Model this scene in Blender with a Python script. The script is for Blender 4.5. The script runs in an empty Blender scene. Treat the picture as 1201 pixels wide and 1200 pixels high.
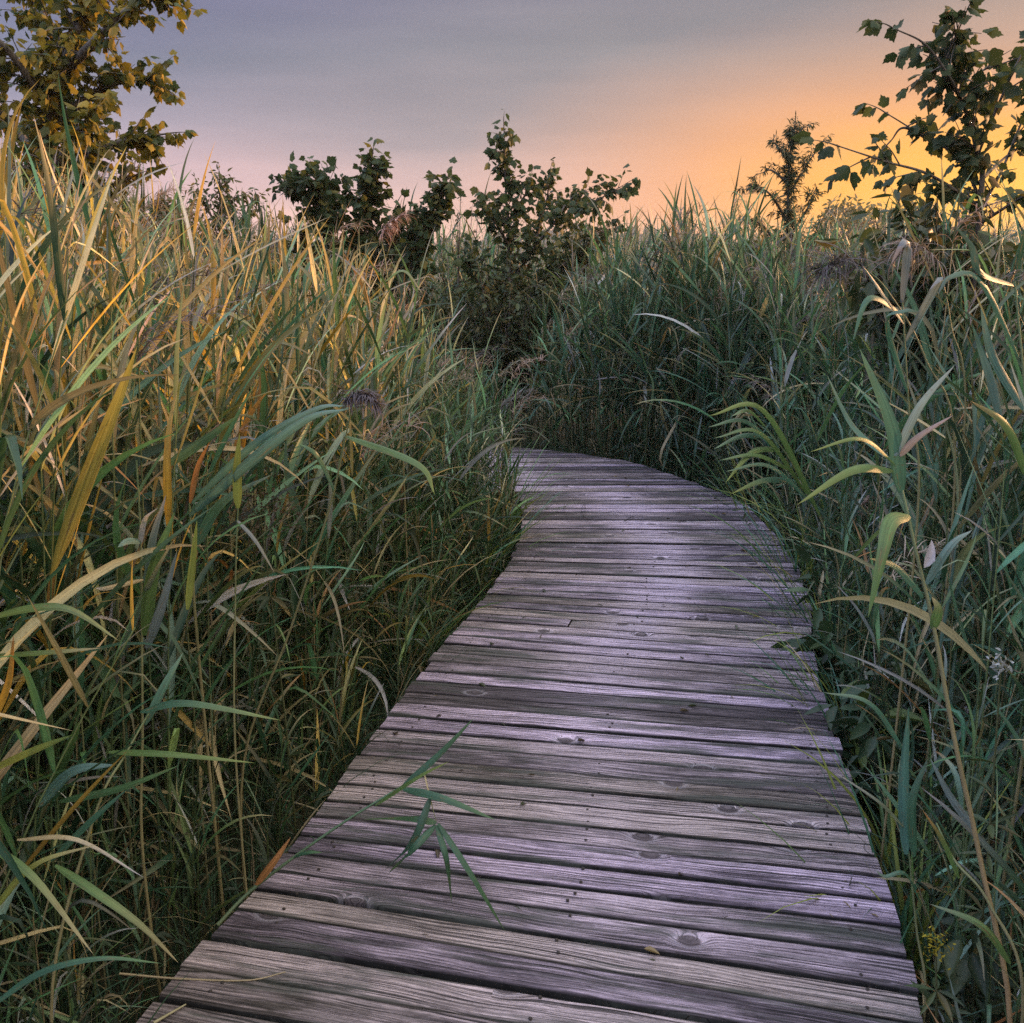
import bpy, math
import numpy as np
from mathutils import Vector
R = math.radians
sc = bpy.context.scene
COL = sc.collection
CAMZ, PITCH, FPX = 1.65, R(14.4), 1201.0
GZ = -0.42                                   # marsh ground below the deck top (z = 0)

# ------------------------------------------------------------------ helpers
def ray(px, py):
    a = (px - 600.5) / FPX; b = (600 - py) / FPX
    return np.array([a, math.cos(PITCH) + b * math.sin(PITCH), -math.sin(PITCH) + b * math.cos(PITCH)])
def onz(px, py, z=0.0):
    d = ray(px, py); return np.array([0, 0, CAMZ]) + d * ((z - CAMZ) / d[2])
def atY(px, py, Y):
    d = ray(px, py); return np.array([0, 0, CAMZ]) + d * (Y / d[1])
def unit(v): return v / np.maximum(np.linalg.norm(v, axis=-1, keepdims=True), 1e-9)

class MB:
    """collects vertices, faces and a colour per vertex; build() links them as ONE mesh object"""
    def __init__(s): s.V = []; s.C = []; s.F = []; s.U = []; s.n = 0
    def add(s, V, F, C=None, U=None):
        V = np.asarray(V, float).reshape(-1, 3); F = np.asarray(F, int)
        s.V.append(V); s.F.append(F + s.n)
        if C is None: C = np.zeros((len(V), 3))
        C = np.broadcast_to(np.asarray(C, float), (len(V), 3)); s.C.append(C)
        s.U.append(np.zeros((len(V), 3)) if U is None else np.asarray(U, float).reshape(-1, 3))
        s.n += len(V)
    def build(s, name, mat, parent=None, loc=(0, 0, 0), smooth=True):
        V = np.concatenate(s.V) - np.asarray(loc, float)
        me = bpy.data.meshes.new(name)
        me.vertices.add(len(V)); me.vertices.foreach_set('co', V.astype(np.float32).ravel())
        li = np.concatenate([f.ravel() for f in s.F]); lt = np.concatenate([np.full(len(f), f.shape[1]) for f in s.F])
        me.loops.add(len(li)); me.loops.foreach_set('vertex_index', li.astype(np.int32))
        me.polygons.add(len(lt))
        me.polygons.foreach_set('loop_start', np.concatenate([[0], np.cumsum(lt)[:-1]]).astype(np.int32))
        me.polygons.foreach_set('loop_total', lt.astype(np.int32))
        me.polygons.foreach_set('use_smooth', np.full(len(lt), smooth))
        c = np.ones((len(V), 4), np.float32); c[:, :3] = np.concatenate(s.C)
        me.attributes.new('Col', 'FLOAT_COLOR', 'POINT').data.foreach_set('color', c.ravel())
        u = np.concatenate(s.U)
        if np.any(u): me.attributes.new('grain', 'FLOAT_VECTOR', 'POINT').data.foreach_set('vector', u.astype(np.float32).ravel())
        me.update(); me.validate()
        me.materials.append(mat)
        o = bpy.data.objects.new(name, me); COL.objects.link(o)
        if parent is not None: o.parent = parent
        return o

def tag(o, label=None, cat=None, group=None, kind=None):
    if label: o['label'] = label
    if cat: o['category'] = cat
    if group: o['group'] = group
    if kind: o['kind'] = kind
    return o
def empty(name, loc, label, cat, group=None):
    o = bpy.data.objects.new(name, None); COL.objects.link(o); o.location = [float(q) for q in loc]
    o.empty_display_size = .1
    return tag(o, label, cat, group)

def catmull(P, n):
    P = np.asarray(P, float)
    if len(P) == 2: return P[0] + (P[1] - P[0]) * np.linspace(0, 1, n)[:, None]
    Q = np.vstack([2 * P[0] - P[1], P, 2 * P[-1] - P[-2]])
    t = np.linspace(0, len(P) - 1 - 1e-6, n); i = t.astype(int); f = (t - i)[:, None]
    a, b, c, d = Q[i], Q[i + 1], Q[i + 2], Q[i + 3]
    return .5 * (2 * b + (c - a) * f + (2 * a - 5 * b + 4 * c - d) * f ** 2 + (3 * b - 3 * c + d - a) * f ** 3)

def tube(mb, P, r, col=(0, 0, 0), sides=6):
    P = np.asarray(P, float); n = len(P); r = np.broadcast_to(np.asarray(r, float), (n,))
    T = unit(np.gradient(P, axis=0))
    ref = np.array([0, 0, 1.]) if abs(T[:, 2]).mean() < .8 else np.array([0, 1., 0])
    A = unit(np.cross(T, ref)); B = np.cross(T, A)
    th = np.linspace(0, 2 * np.pi, sides, endpoint=False)
    V = P[:, None] + r[:, None, None] * (A[:, None] * np.cos(th)[None, :, None] + B[:, None] * np.sin(th)[None, :, None])
    i = np.arange(n - 1)[:, None]; j = np.arange(sides)[None]; k = (j + 1) % sides
    F = np.stack([i * sides + j, i * sides + k, (i + 1) * sides + k, (i + 1) * sides + j], -1).reshape(-1, 4)
    C = np.asarray(col, float)
    C = np.repeat(C, sides, 0) if C.ndim == 2 else C
    mb.add(V, F, C)

def stems(mb, P, r0, r1, C0, C1):
    """many near-vertical stems at once: P (N,S,3)"""
    N, S = P.shape[:2]; sides = 5
    th = np.linspace(0, 2 * np.pi, sides, endpoint=False)
    off = np.stack([np.cos(th), np.sin(th), 0 * th], -1)
    s = np.linspace(0, 1, S)
    r = r0[:, None] * (1 - s) + r1[:, None] * s
    V = P[:, :, None] + r[:, :, None, None] * off
    C = (C0[:, None] * (1 - s)[None, :, None] + C1[:, None] * s[None, :, None])[:, :, None].repeat(sides, 2)
    n, i, j = np.meshgrid(np.arange(N), np.arange(S - 1), np.arange(sides), indexing='ij'); k = (j + 1) % sides
    b = n * S * sides
    F = np.stack([b + i * sides + j, b + i * sides + k, b + (i + 1) * sides + k, b + (i + 1) * sides + j], -1).reshape(-1, 4)
    mb.add(V.reshape(-1, 3), F, C.reshape(-1, 3))

def ribbons(mb, pos, side, nrm, wid, C0, C1, fold=.18):
    """pos (N,S,3) centre lines, side/nrm (N,S,3), wid (N,S); V-folded blades"""
    N, S = pos.shape[:2]
    L = pos - side * wid[..., None] * .5; Rr = pos + side * wid[..., None] * .5; M = pos - nrm * (wid * fold)[..., None]
    V = np.stack([L, M, Rr], 2)
    s = np.linspace(0, 1, S)[None, :, None]
    t = np.clip((s - .35) / .65, 0, 1) ** 1.3
    C = (C0[:, None] * (1 - t) + C1[:, None] * t)[:, :, None].repeat(3, 2).copy()
    C[:, :, 1] *= 1.18                                    # pale midrib
    n, i, j = np.meshgrid(np.arange(N), np.arange(S - 1), np.arange(2), indexing='ij')
    b = n * S * 3 + i * 3 + j
    U = np.zeros((N, S, 3, 3)); U[..., 0] = np.array([-1, 0, 1.]); U[..., 1] = (s * 1.0); U[..., 2] = (1 + (np.arange(N) * .618 + pos[:, 0, 0] * 7.3) % 1 * 50)[:, None, None]
    mb.add(V.reshape(-1, 3), np.stack([b, b + 1, b + 4, b + 3], -1).reshape(-1, 4), C.reshape(-1, 3), U)

def blades(mb, base, az, el, length, width, droop, twist, roll, C0, C1, S=8, kink=None, fold=.18):
    s = np.linspace(0, 1, S + 1)[None]
    th = el[:, None] - droop[:, None] * s ** 1.4
    if kink is not None:                                  # a leaf folded over at some point along it
        th = th - kink[1][:, None] * (1 / (1 + np.exp(-(s - kink[0][:, None]) * 30)))
    ph = az[:, None] + twist[:, None] * s
    d = np.stack([np.cos(th) * np.cos(ph), np.cos(th) * np.sin(ph), np.sin(th)], -1)
    pos = base[:, None] + np.concatenate([np.zeros((len(base), 1, 3)), np.cumsum(.5 * (d[:, 1:] + d[:, :-1]), 1)], 1) * (length / S)[:, None, None]
    w = (1 - s ** 1.6) ** .85 * (1 - .75 * np.exp(-s * 8)) * width[:, None]
    sd = np.stack([-np.sin(ph), np.cos(ph), 0 * ph], -1); nr = np.cross(d, sd)
    rl = (roll[:, None] * (.3 + .7 * s))[..., None]
    side = sd * np.cos(rl) + nr * np.sin(rl); nrm = np.cross(d, side)
    ribbons(mb, pos, side, nrm, w, C0, C1, fold)

def blade_path(mb, P, width, c0, c1, S=14, face=None, prof=None):
    """one blade along explicit 3-D points"""
    P = catmull(P, S + 1); T = unit(np.gradient(P, axis=0))
    view = unit(np.array([0, 0, CAMZ]) - P) if face is None else np.broadcast_to(np.asarray(face, float), P.shape)
    side = unit(np.cross(T, unit(view + np.array([.25, .1, .55])))); nrm = np.cross(T, side)
    s = np.linspace(0, 1, S + 1)
    w = width * ((1 - s ** 1.8) ** .8 * (1 - .7 * np.exp(-s * 9)) if prof is None else prof(s))
    ribbons(mb, P[None], side[None], nrm[None], w[None], np.array([c0], float), np.array([c1], float))

# ------------------------------------------------------------------ materials
def newmat(name):
    m = bpy.data.materials.new(name); m.use_nodes = True; nt = m.node_tree; nt.nodes.clear()
    return m, nt, nt.nodes, nt.links
def N(nt, t, **k):
    n = nt.nodes.new(t)
    for a, b in k.items():
        if a.startswith('in_'):
            key = a[3:]; n.inputs[int(key) if key.isdigit() else key.replace('_', ' ')].default_value = b
        else: setattr(n, a, b)
    return n
def ramp(nt, fac, stops, interp='LINEAR'):
    r = nt.nodes.new('ShaderNodeValToRGB'); r.color_ramp.interpolation = interp
    e = r.color_ramp.elements
    while len(e) < len(stops): e.new(.5)
    for q, (p, c) in zip(e, stops): q.position = p; q.color = (*c, 1) if len(c) == 3 else c
    nt.links.new(fac, r.inputs[0]); return r.outputs[0]
def math_(nt, op, a, b=None, c=None, clamp=False):
    n = nt.nodes.new('ShaderNodeMath'); n.operation = op; n.use_clamp = clamp
    for i, v in enumerate((a, b, c)):
        if v is None: continue
        if isinstance(v, (int, float)): n.inputs[i].default_value = v
        else: nt.links.new(v, n.inputs[i])
    return n.outputs[0]
def mix(nt, fac, a, b, blend='MIX'):
    n = nt.nodes.new('ShaderNodeMix'); n.data_type = 'RGBA'; n.blend_type = blend
    for i, v in ((0, fac), (6, a), (7, b)):
        if isinstance(v, (int, float)): n.inputs[i].default_value = v
        elif isinstance(v, tuple): n.inputs[i].default_value = (*v, 1)
        else: nt.links.new(v, n.inputs[i])
    return n.outputs[2]

def leaf_mat(name, trans=.35, rough=.42, spec=.35, var=.35, scale=14, veins=False):
    m, nt, nd, lk = newmat(name)
    at = N(nt, 'ShaderNodeAttribute', attribute_name='Col')
    tc = N(nt, 'ShaderNodeTexCoord')
    no = N(nt, 'ShaderNodeTexNoise', in_Scale=scale, in_Detail=3.0); lk.new(tc.outputs['Object'], no.inputs['Vector'])
    sp = N(nt, 'ShaderNodeTexNoise', in_Scale=scale * 9, in_Detail=2.0); lk.new(tc.outputs['Object'], sp.inputs['Vector'])
    f = math_(nt, 'MULTIPLY_ADD', no.outputs[0], var * 2, 1 - var)
    v = N(nt, 'ShaderNodeVectorMath', operation='SCALE'); lk.new(at.outputs['Color'], v.inputs[0]); lk.new(f, v.inputs['Scale'])
    spots = ramp(nt, sp.outputs[0], [(.62, (0, 0, 0)), (.72, (1, 1, 1))])
    c = mix(nt, math_(nt, 'MULTIPLY', spots, .35), v.outputs[0], (.12, .075, .035))
    b = N(nt, 'ShaderNodeBsdfPrincipled', in_Roughness=rough); b.inputs['Specular IOR Level'].default_value = spec
    if veins:                                             # parallel veins, dry streaks and brown flecks along the blade
        g = N(nt, 'ShaderNodeAttribute', attribute_name='grain')
        m1 = N(nt, 'ShaderNodeMapping'); m1.inputs['Scale'].default_value = (5, 1.2, 3); lk.new(g.outputs['Vector'], m1.inputs[0])
        v1 = N(nt, 'ShaderNodeTexNoise', in_Scale=1.0, in_Detail=3.0); lk.new(m1.outputs[0], v1.inputs['Vector'])
        c = mix(nt, .9, c, ramp(nt, v1.outputs[0], [(.3, (.62, .66, .66)), (.5, (1, 1, 1)), (.7, (1.35, 1.3, 1.25))]), 'MULTIPLY')
        m2 = N(nt, 'ShaderNodeMapping'); m2.inputs['Scale'].default_value = (1.3, 5, 7); lk.new(g.outputs['Vector'], m2.inputs[0])
        v2 = N(nt, 'ShaderNodeTexNoise', in_Scale=1.0, in_Detail=4.0, in_Roughness=.65); lk.new(m2.outputs[0], v2.inputs['Vector'])
        c = mix(nt, ramp(nt, v2.outputs[0], [(.60, (0, 0, 0)), (.70, (.8, .8, .8))]), c, (.17, .12, .055))
        bp = N(nt, 'ShaderNodeBump', in_Strength=.35, in_Distance=.002); lk.new(v1.outputs[0], bp.inputs['Height']); lk.new(bp.outputs[0], b.inputs['Normal'])
    lk.new(c, b.inputs['Base Color'])
    t = N(nt, 'ShaderNodeBsdfTranslucent')
    tcx = mix(nt, 1.0, c, (1.1, 1.08, .78), 'MULTIPLY'); lk.new(tcx, t.inputs['Color'])
    ms = N(nt, 'ShaderNodeMixShader'); ms.inputs[0].default_value = trans
    o = N(nt, 'ShaderNodeOutputMaterial'); lk.new(b.outputs[0], ms.inputs[1]); lk.new(t.outputs[0], ms.inputs[2]); lk.new(ms.outputs[0], o.inputs[0])
    return m
M_reed = leaf_mat('reed_blade', .33, .44, .36, veins=True)
M_stem = leaf_mat('reed_stem', .05, .5, .3, .3, 22)
M_maple = leaf_mat('maple_leaf', .35, .6, .2, .3, 7)
M_shrub = leaf_mat('shrub_leaf', .25, .5, .3, .3, 9)
M_plume = leaf_mat('plume', .25, .8, .1, .3, 30)
M_grass = leaf_mat('grass_blade', .3, .5, .3, .35, 8)

def bark_mat():
    m, nt, nd, lk = newmat('bark')
    tc = N(nt, 'ShaderNodeTexCoord'); mp = N(nt, 'ShaderNodeMapping'); mp.inputs['Scale'].default_value = (30, 30, 6)
    lk.new(tc.outputs['Object'], mp.inputs[0])
    no = N(nt, 'ShaderNodeTexNoise', in_Scale=2.0, in_Detail=5.0); lk.new(mp.outputs[0], no.inputs['Vector'])
    c = ramp(nt, no.outputs[0], [(.3, (.035, .028, .022)), (.7, (.13, .11, .09))])
    b = N(nt, 'ShaderNodeBsdfPrincipled', in_Roughness=.85); lk.new(c, b.inputs['Base Color'])
    bp = N(nt, 'ShaderNodeBump', in_Strength=.5, in_Distance=.01); lk.new(no.outputs[0], bp.inputs['Height']); lk.new(bp.outputs[0], b.inputs['Normal'])
    o = N(nt, 'ShaderNodeOutputMaterial'); lk.new(b.outputs[0], o.inputs[0]); return m
M_bark = bark_mat()

def ground_mat():
    m, nt, nd, lk = newmat('marsh_soil')
    tc = N(nt, 'ShaderNodeTexCoord')
    n1 = N(nt, 'ShaderNodeTexNoise', in_Scale=2.5, in_Detail=8.0); lk.new(tc.outputs['Object'], n1.inputs['Vector'])
    n2 = N(nt, 'ShaderNodeTexNoise', in_Scale=40.0, in_Detail=4.0); lk.new(tc.outputs['Object'], n2.inputs['Vector'])
    c = mix(nt, n2.outputs[0], ramp(nt, n1.outputs[0], [(.35, (.014, .016, .012)), (.65, (.05, .045, .028))]), (.05, .06, .028))
    b = N(nt, 'ShaderNodeBsdfPrincipled', in_Roughness=.9); lk.new(c, b.inputs['Base Color'])
    bp = N(nt, 'ShaderNodeBump', in_Strength=.8, in_Distance=.03); lk.new(n2.outputs[0], bp.inputs['Height']); lk.new(bp.outputs[0], b.inputs['Normal'])
    o = N(nt, 'ShaderNodeOutputMaterial'); lk.new(b.outputs[0], o.inputs[0]); return m

def wood_mat():
    """grain attribute: x metres along the plank (+ offset per plank), y metres across, z plank seed;
       Col attribute: r across-path wear coordinate 0..1, g plank tone, b plank hue"""
    m, nt, nd, lk = newmat('weathered_plank')
    ga = N(nt, 'ShaderNodeAttribute', attribute_name='grain'); ca = N(nt, 'ShaderNodeAttribute', attribute_name='Col')
    sx = N(nt, 'ShaderNodeSeparateXYZ'); lk.new(ga.outputs['Vector'], sx.inputs[0])
    sc_ = N(nt, 'ShaderNodeSeparateXYZ'); lk.new(ca.outputs['Vector'], sc_.inputs[0])
    u, v, sd = sx.outputs; wear_t, tone, hue = sc_.outputs
    def vec(x, y, z):
        c = N(nt, 'ShaderNodeCombineXYZ')
        for i, q in enumerate((x, y, z)):
            if isinstance(q, (int, float)): c.inputs[i].default_value = q
            else: lk.new(q, c.inputs[i])
        return c.outputs[0]
    def noise(vc, scale, det=3.0, rough=.5, dist=0.0):
        n = N(nt, 'ShaderNodeTexNoise', in_Scale=scale, in_Detail=det, in_Roughness=rough, in_Distortion=dist); lk.new(vc, n.inputs['Vector']); return n.outputs[0]
    mul = lambda a, b: math_(nt, 'MULTIPLY', a, b)
    # knots: sparse elongated cells
    kv = N(nt, 'ShaderNodeTexVoronoi', feature='F1', voronoi_dimensions='2D'); kv.inputs['Scale'].default_value = 1.0; kv.inputs['Randomness'].default_value = 1.0
    lk.new(vec(mul(u, 4.6), mul(v, 7.5), mul(sd, 7.0)), kv.inputs['Vector'])
    ksel = N(nt, 'ShaderNodeSeparateColor'); lk.new(kv.outputs['Color'], ksel.inputs[0])
    kd = math_(nt, 'ADD', kv.outputs['Distance'], math_(nt, 'MULTIPLY', math_(nt, 'GREATER_THAN', ksel.outputs[0], .13), 2.0))
    kdef = math_(nt, 'EXPONENT', mul(math_(nt, 'POWER', kd, 2.0), -26.0))
    # grain coordinate: deflected round the knots, with slow waviness
    slow = noise(vec(mul(u, 1.3), mul(v, 4.0), sd), 1.6, 2.0)
    g = math_(nt, 'ADD', math_(nt, 'ADD', v, mul(slow, .06)), mul(kdef, .05))
    rings = noise(vec(mul(u, .9), mul(g, 150.0), sd), 1.0, 5.0, .65)
    fine = noise(vec(mul(u, 9.0), mul(g, 480.0), sd), 1.0, 3.0, .7)
    sinr = math_(nt, 'SINE', mul(g, 520.0))
    late = math_(nt, 'MULTIPLY_ADD', sinr, .5, .5)
    kcore = ramp(nt, kd, [(.12, (1, 1, 1)), (.15, (0, 0, 0))])
    kring = ramp(nt, kd, [(.14, (0, 0, 0)), (.16, (1, 1, 1)), (.17, (1, 1, 1)), (.25, (0, 0, 0))])
    # base
    pale = mix(nt, hue, (.56, .445, .585), (.40, .325, .325))
    dark = mix(nt, hue, (.095, .075, .105), (.075, .064, .052))
    blot = noise(vec(mul(u, 1.5), mul(v, 6.0), mul(sd, 3.0)), 1.5, 5.0, .6)
    blo2 = noise(vec(mul(u, 5.0), mul(v, 22.0), mul(sd, 5.0)), 1.5, 4.0, .65)
    w0 = math_(nt, 'ADD', mul(blot, .9), mul(blo2, .55))
    w0 = math_(nt, 'ADD', w0, math_(nt, 'MULTIPLY_ADD', tone, .62, -.36))
    dx = math_(nt, 'SUBTRACT', wear_t, .5)                       # trodden strip worn paler
    tcw = N(nt, 'ShaderNodeTexCoord'); spw = N(nt, 'ShaderNodeSeparateXYZ'); lk.new(tcw.outputs['Object'], spw.inputs[0])
    wn = noise(tcw.outputs['Object'], 1.3, 2.0); dx = math_(nt, 'ADD', dx, math_(nt, 'MULTIPLY_ADD', wn, .16, -.08))
    far_ = math_(nt, 'MULTIPLY_ADD', spw.outputs[1], .75, -.75, clamp=True)     # the trodden track is clearest towards the bend
    strip = mul(math_(nt, 'EXPONENT', mul(mul(dx, dx), -75.0)), math_(nt, 'MULTIPLY', math_(nt, 'MULTIPLY_ADD', far_, .75, .25), math_(nt, 'MULTIPLY_ADD', tone, .9, .5)))
    w0 = math_(nt, 'ADD', w0, mul(strip, .34))
    wf = ramp(nt, w0, [(.50, (0, 0, 0)), (.90, (1, 1, 1))])
    c = mix(nt, wf, dark, pale)
    c = mix(nt, mul(strip, .5), c, (.50, .42, .56))
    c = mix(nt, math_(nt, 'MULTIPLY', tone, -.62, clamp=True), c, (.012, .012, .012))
    gl = ramp(nt, math_(nt, 'ADD', mul(rings, .75), mul(late, .25)), [(.32, (.38, .365, .38)), (.5, (.9, .9, .9)), (.68, (1.2, 1.19, 1.2))])
    c = mix(nt, .85, c, gl, 'MULTIPLY')
    c = mix(nt, .75, c, ramp(nt, fine, [(.34, (.45, .45, .45)), (.58, (1.15, 1.15, 1.15))]), 'MULTIPLY')
    # dark cracks and black-green algae
    crack = ramp(nt, noise(vec(mul(u, 1.6), mul(g, 150.0), math_(nt, 'ADD', sd, 3.3)), 1.0, 2.0, .5), [(.36, (1, 1, 1)), (.42, (0, 0, 0))])
    cm = mul(crack, ramp(nt, noise(vec(mul(u, 2.2), mul(v, 9.0), math_(nt, 'ADD', sd, 9.0)), 1.3, 2.0), [(.36, (0, 0, 0)), (.52, (1, 1, 1))]))
    c = mix(nt, mul(cm, .85), c, (.018, .017, .018))
    ck2 = ramp(nt, noise(vec(mul(u, 3.5), mul(g, 300.0), math_(nt, 'ADD', sd, 7.7)), 1.0, 4.0, .6), [(.38, (1, 1, 1)), (.43, (0, 0, 0))])   # fine checks
    c = mix(nt, mul(ck2, .5), c, (.03, .027, .028))
    grit = ramp(nt, noise(vec(mul(u, 60.0), mul(v, 140.0), sd), 1.0, 3.0, .7), [(.36, (.6, .6, .6)), (.55, (1.08, 1.08, 1.08))])
    c = mix(nt, .45, c, grit, 'MULTIPLY')
    alg = ramp(nt, noise(vec(mul(u, 1.1), mul(v, 10.0), math_(nt, 'ADD', mul(sd, 2.0), 5.0)), 1.7, 5.0, .65), [(.50, (0, 0, 0)), (.62, (1, 1, 1))])
    algw = math_(nt, 'MULTIPLY', alg, math_(nt, 'SUBTRACT', .85, mul(strip, .75)), clamp=True)
    c = mix(nt, algw, c, mix(nt, rings, (.028, .033, .030), (.075, .08, .07)))
    c = mix(nt, mul(kring, .28), c, (.46, .42, .49))
    c = mix(nt, mul(kcore, .9), c, mix(nt, rings, (.03, .025, .028), (.13, .105, .12)))
    b = N(nt, 'ShaderNodeBsdfPrincipled', in_Roughness=.62); b.inputs['Specular IOR Level'].default_value = .22
    lk.new(c, b.inputs['Base Color'])
    rg = math_(nt, 'MULTIPLY_ADD', wf, -.04, .86); lk.new(rg, b.inputs['Roughness'])
    h = math_(nt, 'ADD', math_(nt, 'ADD', mul(rings, .7), mul(fine, .35)), math_(nt, 'SUBTRACT', mul(kcore, -.1), math_(nt, 'ADD', mul(cm, 1.3), mul(ck2, .8))))
    bp = N(nt, 'ShaderNodeBump', in_Strength=.9, in_Distance=.006); lk.new(h, bp.inputs['Height']); lk.new(bp.outputs[0], b.inputs['Normal'])
    o = N(nt, 'ShaderNodeOutputMaterial'); lk.new(b.outputs[0], o.inputs[0]); return m
M_wood = wood_mat()
def plain(name, col, rough=.7, metal=0):
    m, nt, nd, lk = newmat(name)
    tc = N(nt, 'ShaderNodeTexCoord'); no = N(nt, 'ShaderNodeTexNoise', in_Scale=25.0, in_Detail=4.0); lk.new(tc.outputs['Object'], no.inputs['Vector'])
    c = ramp(nt, no.outputs[0], [(.3, tuple(q * .6 for q in col)), (.7, tuple(q * 1.2 for q in col))])
    b = N(nt, 'ShaderNodeBsdfPrincipled', in_Roughness=rough, in_Metallic=metal); lk.new(c, b.inputs['Base Color'])
    o = N(nt, 'ShaderNodeOutputMaterial'); lk.new(b.outputs[0], o.inputs[0]); return m
M_joist = plain('damp_joist', (.05, .045, .042))
M_nail = plain('rusty_nail', (.03, .022, .02), .9, 0)
M_far = plain('far_wood', (.035, .045, .03), .9)

# ------------------------------------------------------------------ the boardwalk
rows = [((60, 1320), (1150, 1560)), ((160, 1195), (1118, 1370)), ((233, 1107), (1095, 1250)), ((288, 1052), (1080, 1184)), ((342, 990), (1054, 1074)),
        ((443, 854), (993, 899)), ((528, 745), (957, 777)), ((577, 687), (948, 704)), ((607, 641), (925, 646)), ((613, 605), (890, 606))]
LW = [onz(*a)[:2] for a, b in rows]; RW = [onz(*b)[:2] for a, b in rows]
LW = [np.array([-1.04, .7])] + LW; RW = [np.array([.6, .3])] + RW
segA = (np.array(LW + [[.06, 6.6], [.03, 6.96]]), np.array(RW + [[1.555, 6.6], [1.455, 6.99]]))
segB = (np.array([[-1.25, 6.975], [-1.25, 7.5], [-1.25, 8.0], [-1.25, 8.5], [-1.25, 8.76]]), np.array([[1.44, 7.005], [1.21, 7.55], [.92, 8.06], [.32, 8.53], [-.25, 8.735]]))
segC = (np.array([[-1.265, 7.06], [-2.0, 7.06], [-2.8, 7.03]]), np.array([[-1.265, 8.78], [-2.0, 8.84], [-2.8, 8.9]]))
OUT = np.vstack([catmull(segA[0], 60), [[-1.25, 7.05], [-2.8, 7.03], [-2.8, 8.9], [-1.25, 8.78]], catmull(segB[1], 40)[::-1], catmull(segA[1], 60)[::-1]])
def inside(pt, poly=OUT):
    x, y = pt[:, 0:1], pt[:, 1:2]; a = poly; b = np.roll(poly, -1, 0)
    c = ((a[:, 1] > y) != (b[:, 1] > y)) & (x < (b[:, 0] - a[:, 0]) * (y - a[:, 1]) / (b[:, 1] - a[:, 1] + 1e-12) + a[:, 0])
    return c.sum(1) % 2 == 1
def edge_dist(pt, poly=OUT):
    a = poly; d = np.roll(poly, -1, 0) - a
    t = np.clip(((pt[:, None] - a) * d).sum(-1) / ((d * d).sum(-1) + 1e-12), 0, 1)
    return np.linalg.norm(pt[:, None] - (a + t[..., None] * d), axis=-1).min(1)

bw = empty('boardwalk', (0, 2, 0), 'weathered purple-grey plank boardwalk curving left between tall reeds', 'boardwalk')
rng = np.random.default_rng(5)
BL = np.array(bw.location)
def make_planks(seg, width):
    L, Rr = catmull(seg[0], 400), catmull(seg[1], 400); M = (L + Rr) / 2
    s = np.concatenate([[0], np.cumsum(np.linalg.norm(np.diff(M, axis=0), axis=1))])
    cuts = [0.0]
    while cuts[-1] + width * .75 < s[-1]: cuts.append(cuts[-1] + width * rng.uniform(.93, 1.07))
    cuts[-1] = s[-1]; cuts = np.array(cuts)
    ev = lambda A: np.stack([np.interp(cuts, s, A[:, k]) for k in (0, 1)], 1)
    l, r = ev(L), ev(Rr); l += (r - l) * 0; n = len(cuts) - 1
    for k in range(n):
        ends = [(0.0, 1.0)]
        if rng.random() < .02: q = rng.uniform(.3, .7); ends = [(0, q - .0025), (q + .0025, 1)]
        j0, j1 = rng.normal(0, .006, 2)
        ax = unit(r[k] - l[k])
        for (e0, e1) in ends: plank(l[k] + ax * j0, r[k] + ax * j1, l[k + 1] + ax * j0, r[k + 1] + ax * j1, e0, e1)
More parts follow.
